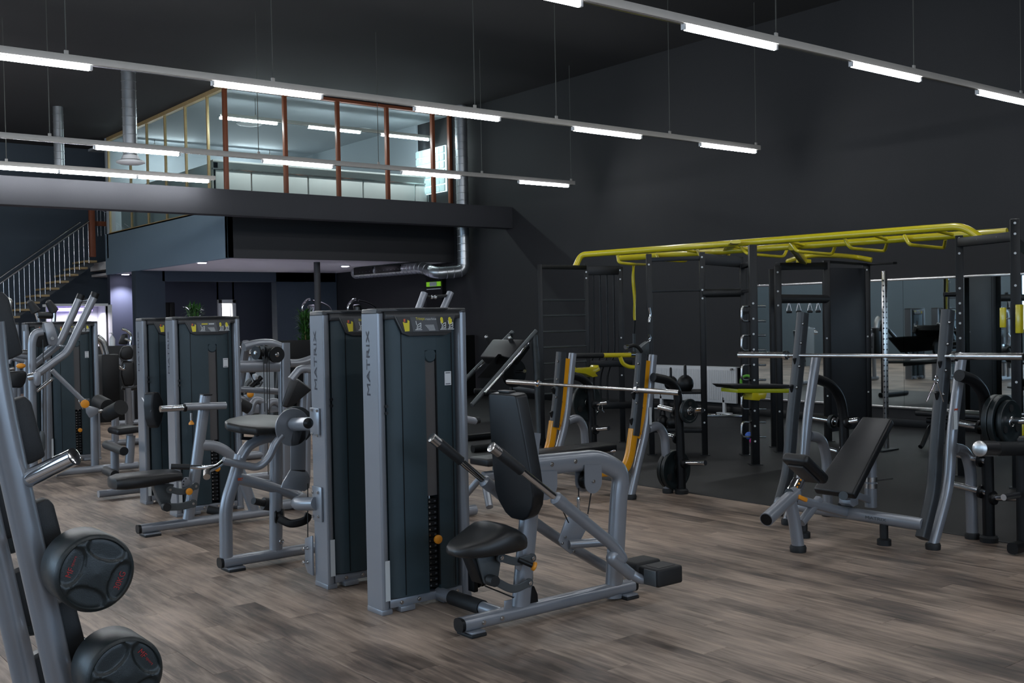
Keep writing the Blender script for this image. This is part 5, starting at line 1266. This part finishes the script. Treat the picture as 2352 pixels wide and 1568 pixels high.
def storage(base_px, top_keys, Yp, label, pegs_near, pegs_far):
    """single black mast in the plane Y=Yp with a bent top and chrome horns along Y"""
    b = at(*base_px, Y=Yp)
    t = thing('plate_storage', label, 'plate rack', (b.x, Yp, 0))
    A = lambda x, y: at(x, y, Y=Yp)
    keys = [A(*k) for k in top_keys]; keys.append(V((keys[-1].x+.01, Yp, .04)))
    link('mast', G().tube(keys, .042, fil=.16, n=8, seg=16), blackm, t)
    link('foot', G().lathe((keys[-1].x, Yp, 0), (0, 0, 1), [(0, .062), (.035, .065), (.05, .055)], 20), rubber, t)
    hs = []
    for k, (px, py, ln) in enumerate(pegs_near):
        q = A(px, py); link('horn', G().cyl(q, q+V((0, -ln, .03)), .0245), chrome, t); link('horn_flange', G().cyl(q+V((0, -.03, 0)), q+V((0, -.05, .003)), .05), blackm, t); hs.append((q, -1, ln))
    for k, (px, py, ln) in enumerate(pegs_far):
        q = A(px, py); link('horn', G().cyl(q, q+V((0, ln, .03)), .0245), chrome, t); link('horn_flange', G().cyl(q+V((0, .03, 0)), q+V((0, .05, .003)), .05), blackm, t); hs.append((q, 1, ln))
    return t, hs
YSn = FY0-.12
t, hs = storage((1566, 1110), [(1500, 866), (1535, 873), (1556, 895), (1562, 1000)], YSn, 'black plate storage mast beside the near side of the orange bench',
                [(1562, 945, .28), (1565, 1063, .30)], [(1560, 945, .26), (1562, 1008, .24), (1566, 1078, .26)])
weight_disc(tuple(hs[0][0]+V((0, -.13, .012))), .115, .035, 'small black grip plate on the upper horn behind the orange bench', 'small plates on storage horns')
weight_disc(tuple(hs[4][0]+V((0, .06, -.01))), .19, .04, 'large black plate low on the far horn behind the orange bench', 'large plates on storage horns')
weight_disc(tuple(hs[4][0]+V((0, .11, -.01))), .19, .04, 'second large black plate low on the far horn behind the orange bench', 'large plates on storage horns')
t, hs = storage((1362, 1030), [(1305, 860), (1335, 867), (1356, 885), (1361, 960)], FY1+.12, 'black plate storage mast beside the far side of the orange bench',
                [(1361, 928, .24), (1362, 986, .24)], [(1360, 925, .2)])
weight_disc(tuple(hs[2][0]+V((0, .07, 0))), .20, .04, 'large black plate on the far horn left of the orange bench mast', 'large plates on storage horns')
q = hs[0][0]+V((.0, -.12, -.03)); cl2 = thing('spring_clip', 'chrome spring collar hanging on the storage horn behind the orange bench', 'barbell clip', tuple(q))
link('coil', G().ring(q, (0, 1, 0), .028, .004, 20), chrome, cl2)
link('legs', G().tube([q+V((-.02, 0, -.02)), q+V((-.05, 0, -.05)), q+V((-.06, 0, -.02))], .004, fil=.01).tube([q+V((.02, 0, -.02)), q+V((.05, 0, -.05))], .004), chrome, cl2)
t, hs = storage((2268, 1212), [(2203, 862), (2238, 873), (2262, 905), (2268, 1040)], IY0-.14, 'black plate storage mast behind the near side of the incline bench',
                [(2264, 968, .34), (2270, 1142, .30)], [(2262, 982, .26), (2264, 1058, .24), (2266, 1130, .26)])
for k in range(3): weight_disc(tuple(hs[0][0]+V((0, -.10-.045*k, .01))), (.19, .19, .155)[k], .04, ('innermost large black plate on the horn behind the incline bench', 'middle large black plate on the horn behind the incline bench', 'outermost smaller black plate on the horn behind the incline bench')[k], 'plates behind the incline bench')
t, hs = storage((1948, 1110), [(1870, 868), (1905, 880), (1930, 910), (1938, 960)], IY1+.14, 'black plate storage mast behind the far side of the incline bench',
                [(1938, 970, .15)], [(1938, 970, .40), (1940, 1040, .2)])
weight_disc(tuple(hs[1][0]+V((0, .10, 0))), .06, .03, 'tiny black plate on the storage horn left of the incline backrest', 'small plates on storage horns')
# ================================================================== ROLLER STATION AT THE RIGHT EDGE
Yg = 3.62
t = thing('back_extension_bench', 'black roller bench with chrome end cap, cut by the right picture edge', 'exercise bench', (at(2268, 1212, Y=Yg).x, Yg, 0))
A = lambda x, y, Y=Yg: at(x, y, Y=Y)
q0, q1 = A(2250, 1030), A(2284, 1030)
ax = (q1-q0).normalized()
link('chrome_cap', G().lathe(q0, ax, [(0, .050), (.001, .052), ((q1-q0).length, .052)], 32), steel, t)
link('foam_roller', G().cyl(q1, q1+ax*.5, .048, seg=28), rubber, t)
p = q1+ax*.38
link('post', G().tube([(p.x, Yg, .05), (p.x, Yg, p.z)], .04, side=(0, 1, 0), sq=.7), blackm, t)
link('base_tube', G().tube([(p.x-.15, Yg, .05), (p.x+.9, Yg, .05)], .04, side=(0, 1, 0), sq=.7), blackm, t)
link('hip_pad', G().box((p.x+.6, Yg, .72), (.4, .5, .07), .025, seg=3), vinyl, t)
link('hip_post', G().tube([(p.x+.6, Yg, .05), (p.x+.6, Yg, .7)], .04, sq=.7), blackm, t)
q = A(2305, 1142); link('plate_horn', G().cyl(q, q+V((.16, -.02, .0)), .022), chrome, t)
# low black bench in the rubber area
t = thing('utility_bench', 'flat black bench standing in front of the mirror, left of the incline bench uprights', 'exercise bench', (10.6, 6.3, 0))
pa, pb = at(2085, 985, Z=0), at(2200, 970, Z=0)
bx_, by_ = 12.1, 6.7
link('seat', G().box((bx_, by_, .43), (.35, 1.15, .07), .025, seg=3), vinyl, t)
link('spine', G().tube([(bx_, by_-.5, .33), (bx_, by_+.5, .33)], .035, sq=.7), blackm, t)
for s_ in (-.45, .45): link('leg', G().tube([(bx_-.25, by_+s_, .03), (bx_-.2, by_+s_, .06), (bx_, by_+s_, .3), (bx_+.2, by_+s_, .06), (bx_+.25, by_+s_, .03)], .028, fil=.1), blackm, t)
# ================================================================== LEG PRESS AT THE BACK
Yl = 11.2
t = thing('leg_press', 'black incline leg press with chrome rails, between the nearest tower and the orange bench', 'weight machine', (at(1180, 950, Y=Yl).x, Yl, 0))
A = lambda x, y, Y=Yl: at(x, y, Y=Y)
for (a, b_), Y_ in ((((1084, 930), (1232, 760)), 10.9), (((1060, 880), (1178, 762)), 12.0)):
    link('side_rail', G().tube([A(*a, Y_), A(*b_, Y_)], .032), dsilver, t)
    link('chrome_rod', G().cyl(A(a[0]+30, a[1]-28, Y_-.05), A(b_[0]-18, b_[1]+28, Y_-.05), .018), chrome, t)
link('upright', G().tube([A(1227, 770, 10.9), A(1232, 830, 10.9), (A(1240, 945, 10.9).x, 10.9, .02)], .035, .045, fil=.05, side=(0, 1, 0), sq=.7), dsilver, t)
link('upright', G().tube([A(1172, 765, 12.0), (A(1178, 930, 12.0).x, 12.0, .02)], .035, side=(0, 1, 0), sq=.7), blackm, t)
link('foot_plate', G().slab([A(1096, 868, 11.1), A(1136, 822, 11.1), A(1176, 822, 11.9), A(1126, 868, 11.9)], (.06, 0, .05), .01), capm, t)
link('carriage', G().box(A(1160, 808, 11.3), (.34, .7, .16), .03, Matrix.Rotation(math.radians(-45), 3, 'Y'), 3), blackm, t)
for px, py, Y_ in ((1118, 776, 12.2), (1172, 778, 11.2), (1150, 785, 11.6)): link('grip', G().cyl(A(px, py, Y_), A(px+8, py+18, Y_), .03), rubber, t); link('grip_end', G().ball(A(px-1, py-2, Y_), .028), steel, t)
link('plate_horn', G().cyl(A(1186, 853, 11.0), A(1205, 852, 10.7), .022), chrome, t)
link('weight_plate', G().lathe(A(1178, 856, 11.2), (0, -1, 0), [(0, .19), (.045, .19)], 32), blackm, t)
link('base_tube', G().tube([(A(1084, 950, 10.9).x, 10.9, .05), (A(1248, 945, 10.9).x, 10.9, .05)], .045, side=(0, 1, 0), sq=.7), blackm, t)
link('base_tube', G().tube([(A(1070, 930, 12.0).x, 12.0, .05), (A(1190, 930, 12.0).x, 12.0, .05)], .045, side=(0, 1, 0), sq=.7), blackm, t)
link('seat_pad', G().slab([A(1088, 905, 11.1), A(1130, 912, 11.1), A(1150, 912, 11.8), A(1110, 905, 11.8)], (0, 0, .08), .02, 3), vinyl, t)
link('cross_tube', G().cyl(A(1236, 900, 10.9), A(1180, 890, 12.0), .03), dsilver, t)
# ================================================================== FUNCTIONAL TRAINING RIG
def vpost(px, py, zt, t, w_=.075, nm='post', m=blackm, rot=.9):
    p = at(px, py, Z=zt)
    link(nm, G().box((p.x, p.y, zt/2), (w_, w_, zt), .006, Matrix.Rotation(rot, 3, 'Z')).box((p.x, p.y, .006), (w_*1.7, w_*1.7, .012), .002, Matrix.Rotation(rot, 3, 'Z')), m, t)
    return p
def studs(t, p, zs, d=.042):
    """white hole caps on the camera facing sides of a post"""
    n_ = (V((CAM.x, CAM.y, 0))-V((p.x, p.y, 0))).normalized()
    g = G()
    for z in zs: g.lathe(V((p.x, p.y, z))+n_*d, n_, [(0, .012), (.008, .011)], 10)
    link('bolt_heads', g, whitep, t, kind='stuff')
RIG = thing('training_rig', 'large black functional training rig with yellow monkey bars along the mirror wall', 'gym rig', (10.2, 8.6, 0))
t = RIG
# yellow long bars
ZR = 2.53
a0, a1, a2, a3 = at(1322, 612, Z=2.37), at(1334, 585, Z=ZR), at(2214, 519, Z=ZR), at(2258, 552, Z=2.37)
link('monkey_bar_rail', G().tube([a0, a1, a2, a3], .040, fil=.18, seg=18, n=9), yellow, t)
link('rail_flange', G().box((a0.x, a0.y, 2.375), (.16, .12, .012), .003).box((a3.x, a3.y, 2.375), (.16, .12, .012), .003), yellow, t)
r0_, r1_ = at(1424, 593, Z=2.47), at(2313, 532, Z=2.47)
link('monkey_bar_rail', G().tube([r0_, r1_], .040, seg=18), yellow, t)
# hanging trapeze rungs between the two rails
rg = [((2077, 541), (2088, 562), (2168, 570), (2172, 548)), ((1940, 548), (1952, 570), (2032, 577), (2038, 556)), ((1816, 558), (1830, 577), (1912, 584), (1918, 565)), ((1700, 565), (1716, 583), (1800, 590), (1807, 574)),
      ((1602, 575), (1608, 588), (1668, 596), (1676, 580)), ((1508, 583), (1512, 596), (1575, 600), (1580, 588)), ((1418, 586), (1421, 603), (1458, 607), (1490, 608))]
for k, (p_, q_, r_, s_) in enumerate(rg):
    z2 = 2.47; P1 = at(*p_, Z=2.50); P4 = at(*s_, Z=2.46); d_ = (P4-P1)
    # the bar hangs level below the rails
    Q1 = at(*q_, Z=2.39); Q4 = at(*r_, Z=2.37)
    link('rung', G().tube([P1, Q1, Q4, P4], .019, fil=.07, seg=12), yellow, t)
for (u0, u1) in ((.50, .60), (.70, .80), (.86, .93), (.36, .44), (.22, .30)):
    c0_ = a1.lerp(a2, u0); c1_ = a1.lerp(a2, u1); o_ = r0_.lerp(r1_, (u0+u1)/2)
    mid = c0_.lerp(c1_, .5).lerp(o_, .25)
    link('weld_gusset', G().tube(cat_path([c0_+V((0, 0, .0)), mid+V((0, 0, .0)), c1_]), .022, fil=0), yellow, t)
    link('cross_brace', G().tube([c1_, o_], .018), yellow, t)
j0, j1 = at(1664, 585, Z=2.44), at(1690, 555, Z=ZR)
link('joint_bracket', G().tube([j0, j0.lerp(j1, .5)+V((0, 0, .03)), j1], .02, .06, fil=.06, sq=.6), yellow, t)
j0, j1 = at(1846, 600, Z=2.33), at(1820, 566, Z=2.46)
link('joint_bracket', G().tube([j0, j1], .045, sq=.5).box(j0, (.16, .12, .05), .01), yellow, t)
link('rail_extension', G().tube(cat_path([at(1810, 600, Z=2.36), at(1850, 588, Z=2.40), at(1900, 586, Z=2.42), at(1960, 590, Z=2.42), at(2002, 597, Z=2.37)]), .034, fil=0), yellow, t)
# ladder frame (far end)
p1 = vpost(1240, 607, 2.37, t, .055); p2 = vpost(1346, 604, 2.40, t, .055); p3 = vpost(1424, 612, 2.35, t, .07)
link('top_beam', G().bar((p1.x, p1.y, 2.34), (p2.x, p2.y, 2.34), .05, .055, bev=.005), blackm, t)
link('top_beam', G().bar((p2.x, p2.y, 2.30), (p3.x, p3.y, 2.30), .06, .12, bev=.005), blackm, t)
for py in (689, 725, 762, 798, 835, 872, 905):
    z = at(1243, py, Y=p1.y).z; link('ladder_rung', G().cyl((p1.x, p1.y, z), (p2.x, p2.y, z), .014), dsilver, t)
for u in (.2, .4, .6, .8):
    q = p2.lerp(p3, u); link('vertical_bar', G().tube([(q.x, q.y, 2.26), (q.x, q.y, 1.2), (q.x-.05, q.y+.1, .9), (q.x-.05, q.y+.1, .45)], .012, fil=.1), blackm, t)
studs(t, p3, (2.30, 2.18, 1.4, .9, .5)); studs(t, p2, (2.28, 2.2))
link('shelf_beam', G().bar((p2.x, p2.y, 1.06), (p3.x+.1, p3.y-.1, 1.06), .05, .09, bev=.005), blackm, t)
link('shelf_beam', G().bar((p2.x, p2.y, .50), (p3.x+.1, p3.y-.1, .50), .05, .09, bev=.005), blackm, t)
# yellow bench top bracket held low in the ladder frame
bq0, bq1 = at(1315, 850, Y=p2.y-.3), at(1378, 852, Y=p2.y-.3)
link('yellow_bracket', G().slab([at(x, y, Y=p2.y-.3) for x, y in ((1312, 842), (1320, 841), (1326, 846), (1372, 843), (1375, 838), (1379, 850), (1368, 856), (1374, 864), (1362, 866), (1345, 858), (1315, 854))], (0, .15, 0), .005), yellow, t)
# middle frame
q1_ = vpost(1490, 583, 2.43, t, .065); q2_ = vpost(1612, 579, 2.43, t, .065)
for z, h in ((2.36, .05), (1.98, .03)): link('top_beam', G().bar((q1_.x, q1_.y, z), (q2_.x, q2_.y, z), .05, h, bev=.004), blackm, t)
link('low_beam', G().bar((q1_.x, q1_.y, .30), (q2_.x, q2_.y, .30), .05, .05, bev=.004), blackm, t)
c1 = vpost(1728, 562, 2.45, t, .085); c2 = vpost(1706, 604, 2.29, t, .075)
studs(t, q1_, (2.3,)); studs(t, q2_, (2.37, 2.25, 1.98, 1.88, .55, .40))
link('top_beam', G().bar((q2_.x, q2_.y, 2.35), (c2.x, c2.y, 2.30), .06, .13, bev=.006), blackm, t)
link('padded_bar', G().cyl((q2_.x, q2_.y, 1.94), (c2.x, c2.y, 1.94), .05), rubber, t)
link('chrome_bar', G().cyl((q2_.x, q2_.y, .48), (c2.x, c2.y, .47), .018), chrome, t)
link('top_beam', G().bar((c1.x, c1.y, 2.25), (c2.x, c2.y, 2.25), .06, .05, bev=.004), blackm, t)
for z in (2.24, 1.95, 1.7): link('step_plate', G().bar((c1.x, c1.y, z), (c2.x, c2.y, z), .05, .03), blackm, t)
studs(t, c1, [1.8-.17*k for k in range(10)], .05)
# chrome D loops on the front post
for py in (720, 787, 855, 922, 986):
    A = lambda x, y: at(x, y, Y=c1.y+.02)
    link('peg_loop', G().tube([A(1758, py-17), A(1704, py-17), A(1703, py+17), A(1758, py+17)], .0125, fil=.05, n=8), steel, t)
# shackle and strap fittings
A = lambda x, y: at(x, y, Y=q1_.y-.06)
for a, b_ in ((706, 740), (768, 785)): link('hook_fitting', G().tube([A(1491, a), A(1494, (a+b_)/2), A(1491, b_)], .014, fil=.02), chrome, t)
# back frame with panel and window
d1_ = vpost(1786, 610, 2.26, t, .075); d2_ = vpost(1897, 598, 2.36, t, .085); d3_ = vpost(1991, 606, 2.33, t, .07)
d0_ = vpost(1772, 618, 2.24, t, .06)
link('top_beam', G().bar((d1_.x, d1_.y, 2.25), (d2_.x, d2_.y, 2.29), .07, .09, bev=.006), blackm, t)
link('padded_bar', G().cyl((d1_.x, d1_.y, 1.86), (d2_.x, d2_.y, 1.86), .055), rubber, t)
link('board_panel', G().slab([(d2_.x, d2_.y, .12), (d3_.x, d3_.y, .12), (d3_.x, d3_.y, 2.27), (d2_.x, d2_.y, 2.27)], (.02, .03, 0), .004), mat('board_black', (.016, .018, .022), .5, 0, .1, 3), t)
e_ = at(2056, 602, Z=2.33)
link('top_beam', G().bar((d2_.x, d2_.y, 2.345), (d3_.x, d3_.y, 2.32), .08, .03, bev=.003).bar((d3_.x, d3_.y, 2.32), (e_.x, e_.y, 2.32), .09, .03, bev=.003), blackm, t)
studs(t, d2_, (2.28, 1.35, .6), .05); studs(t, d3_, (2.25, 1.35, .6)); studs(t, d1_, (2.18, 1.95, 1.78, .5))
# perforated chrome strip
ch = at(2031, 622, Z=2.17)
link('perforated_strip', G().box((ch.x, ch.y, 1.10), (.05, .05, 2.14), .004), steel, t)
g = G()
for k in range(30): g.lathe((ch.x-.0255, ch.y-.0, .2+.064*k), (-1, 0, 0), [(0, .010), (.002, .010)], 8).lathe((ch.x, ch.y-.0255, .2+.064*k), (0, -1, 0), [(0, .010), (.002, .010)], 8)
link('strip_holes', g, blackm, t, kind='stuff')
link('strip_foot', G().box((ch.x, ch.y, .01), (.35, .12, .02), .004), blackm, t)
# right end frame
f1_ = vpost(2203, 541, 2.43, t, .075, rot=.5); g1_ = vpost(2331, 503, 2.52, t, .085, rot=.5)
link('top_beam', G().bar((f1_.x, f1_.y, 2.36), (g1_.x, g1_.y, 2.36), .08, .09, bev=.006), blackm, t)
studs(t, f1_, [2.4, 2.25, 1.9, 1.75, 1.65, 1.55, 1.4, 1.25]); studs(t, g1_, [2.48, 2.38, 2.2, 1.9, 1.0, .6], .05)
studs(t, f1_.lerp(g1_, .35), (2.37,), .045); studs(t, f1_.lerp(g1_, .7), (2.37,), .045)
link('peg', G().cyl((f1_.x, f1_.y, 1.84), at(2168, 676, Y=f1_.y+.1), .024), blackm, t)
h_ = vpost(2362, 560, 2.4, t, .085, rot=.5)
link('top_beam', G().bar((g1_.x, g1_.y, 2.32), (h_.x, h_.y, 2.3), .06, .06), blackm, t)
for a in ((2347, 699, 2352, 765), (2311, 706, 2312, 752)):
    A = lambda x, y: at(x, y, Y=g1_.y-.12)
    link('yellow_hook', G().slab([A(a[0]-3, a[1]), A(a[2], a[1]), A(a[2], a[3]), A(a[0]-3, a[3])], (0, .05, 0), .006), yellow, t)
q = at(2347, 985, Y=h_.y-.1); link('yellow_foot', G().box(q, (.08, .08, .20), .01), yellow, t)
# suspended yellow strap, dip attachment, step platform
S0 = at(1455, 608, Z=2.37)
t2 = thing('suspension_strap', 'yellow and black strap hanging from the left end of the monkey bars', 'strap', tuple(S0))
A = lambda x, y: at(x, y, Y=S0.y)
link('yellow_webbing', G().tube(cat_path([S0, A(1455, 640), A(1458, 680), A(1457, 720), A(1458, 735)]), .004, .022, side=(0, 1, 0), fil=0, sq=.5).tube(cat_path([S0+V((.01, 0, 0)), A(1453, 640), A(1457, 690), A(1458, 735)]), .018, .006, side=(0, 1, 0), fil=0, sq=.5), yellow, t2)
link('black_webbing', G().tube([A(1458, 735), A(1456, 770)], .014, .008, sq=.5), blackm, t2)
link('grip_tail', G().tube([A(1456, 766), A(1457, 815)], .022, .012, sq=.5), dsilver, t2)
Yk = q1_.y-.15
A = lambda x, y, Y=Yk: at(x, y, Y=Y)
t2 = thing('dip_attachment', 'yellow dip handle with black foam grip on the rig, above the orange bench', 'rig attachment', tuple(A(1440, 815)))
link('bar', G().tube([A(1384, 816), A(1446, 815)], .028), yellow, t2)
link('foam_grip', G().cyl(A(1318, 817), A(1384, 816), .030), rubber, t2)
link('grip_end', G().lathe(A(1312, 817), A(1320, 817)-A(1312, 817), [(0, .02), (.01, .032), (.05, .032)], 18), chrome, t2)
link('curved_brace', G().tube([A(1424, 818), A(1430, 835), A(1445, 843), A(1492, 843)], .024, fil=.12, n=8), yellow, t2)
link('clamp', G().cyl(A(1446, 814), A(1456, 814), .034).tube([A(1456, 812), A(1465, 820)], .02), chrome, t2)
link('mount_arm', G().slab([A(x, y) for x, y in ((1470, 800), (1484, 788), (1492, 783), (1492, 815), (1474, 815))], (0, .08, 0), .008), dsilver, t2)
link('upper_grip', G().tube([A(1440, 797), A(1455, 792), A(1466, 797), A(1474, 808)], .022, fil=.05), rubber, t2)
link('upper_grip_end', G().cyl(A(1436, 797), A(1441, 796), .027), chrome, t2)
Ys_ = c1.y-.12
A = lambda x, y, Y=Ys_: at(x, y, Y=Y)
t2 = thing('step_platform', 'black shelf with yellow edge on a yellow bracket at the front rig post', 'rig attachment', tuple(A(1744, 915)))
link('top_board', G().slab([A(1677, 884), A(1688, 892), A(1822, 891), A(1822, 884)], (.10, .35, 0), .006), rubber, t2)
link('yellow_edge', G().slab([A(1694, 893), A(1820, 893), A(1820, 902), A(1694, 902)], (.08, .3, 0), .004), mat('lime_paint', (.42, .46, .01), .35), t2)
link('bracket', G().slab([A(1728, 902), A(1762, 902), A(1758, 916), (A(1748, 916)), A(1744, 920), A(1729, 919)], (.04, .16, 0), .006), yellow, t2)
# kettlebells on the shelf
sh0, sh1 = at(1500, 897, Y=q1_.y+.2), at(1612, 893, Y=q2_.y+.2)
zsh = .93
q = at(1545, 893, X=9.75); zsh = q.z
link('kettlebell_shelf', G().slab([(q1_.x, q1_.y, zsh-.03), (q2_.x, q2_.y, zsh-.03), (q2_.x+.32, q2_.y+.3, zsh-.03), (q1_.x+.32, q1_.y+.3, zsh-.03)], (0, 0, .03), .004), blackm, RIG)
def kettlebell(px, py, r, label):
    c = at(px, py, X=9.75 if px < 1560 else 9.62); c.z = zsh+r*.92
    t = thing('kettlebell', label, 'kettlebell', (c.x, c.y, zsh), 'kettlebells on the rig shelf')
    link('bell', G().lathe((c.x, c.y, zsh), (0, 0, 1), [(0, r*.6), (r*.2, r*.82), (r*.5, r*.96), (r*.9, r), (r*1.3, r*.92), (r*1.6, r*.72), (r*1.85, r*.4), (r*1.95, r*.1)], 28), blackm, t)
    s_ = V((.7, .7, 0)); b = V((c.x, c.y, zsh+r*1.4))
    link('handle', G().tube([b-s_*r*.45, b-s_*r*.5+V((0, 0, r*1.2)), b+V((0, 0, r*1.75)), b+s_*r*.5+V((0, 0, r*1.2)), b+s_*r*.45], r*.17, fil=r*.6), blackm, t)
kettlebell(1541, 875, .085, 'smaller black kettlebell, left one on the rig shelf')
kettlebell(1574, 875, .10, 'larger black kettlebell, right one on the rig shelf')
# kettlebells on the floor shelf lower
zf = .325
for px, r, lb in ((1522, .08, 'black kettlebell low in the rig frame, left of the storage mast'), (1545, .075, 'black kettlebell low in the rig frame, just right of the first low one')):
    c = at(px, 1000, X=9.45)
    t2 = thing('kettlebell', lb, 'kettlebell', (c.x, c.y, .325), 'kettlebells low in the rig frame')
    link('bell', G().lathe((c.x, c.y, zf), (0, 0, 1), [(0, r*.6), (r*.5, r*.96), (r*.9, r), (r*1.4, r*.85), (r*1.85, r*.4)], 24), blackm, t2)
    b = V((c.x, c.y, zf+r*1.3)); link('handle', G().tube([b-V((r*.5, 0, 0)), b+V((-r*.5, 0, r*1.3)), b+V((r*.5, 0, r*1.3)), b+V((r*.5, 0, 0))], r*.17, fil=r*.5), blackm, t2)
link('kettlebell_shelf', G().slab([(q1_.x, q1_.y, .295), (q2_.x, q2_.y, .295), (q2_.x+.32, q2_.y+.3, .295), (q1_.x+.32, q1_.y+.3, .295)], (0, 0, .03), .004), blackm, RIG)
# exercise bands / small colourful balls at the foot of the front post
for px, py, r, cl_, lb in ((1720, 1000, .045, (.05, .15, .6), 'small blue ball in the rig behind the front post'), (1728, 1012, .035, (.7, .03, .25), 'small pink ball in the rig under the blue one')):
    q = at(px, py, X=c2.x-.12); solo('massage_ball', G().ball(q, r), mat('ball_%d' % px, cl_, .45, 0, .1, 20), lb, 'ball', tuple(q), 'small balls in the rig')
q = at(1716, 877, X=c2.x-.12); solo('resistance_band', G().ring(q, (1, .4, 0), .075, .016, 24), mat('green_band', (.12, .4, .03), .5, 0, .1, 20), 'green coiled band hanging by the yellow edged shelf', 'exercise band', tuple(q))
# suspension handles hanging from the padded bar
for k, (px, lb) in enumerate(((1812, 'leftmost'), (1832, 'second'), (1856, 'third'), (1874, 'rightmost'))):
    u = (px-1790)/(1893-1790); q = d1_.lerp(d2_, u); q.z = 1.84
    t2 = thing('trainer_strap', lb+' metal trainer handle hanging from the padded bar in the back frame', 'rig attachment', tuple(q), 'handles on the padded bar')
    link('loop', G().tube([q+V((0, 0, -.02)), q+V((-.022, .022, -.14)), q+V((.022, -.022, -.14)), q+V((0, 0, -.02))], .009, fil=.02), steel, t2)
    link('grip', G().cyl(q+V((-.022, .022, -.14)), q+V((.022, -.022, -.14)), .016), rubber, t2)
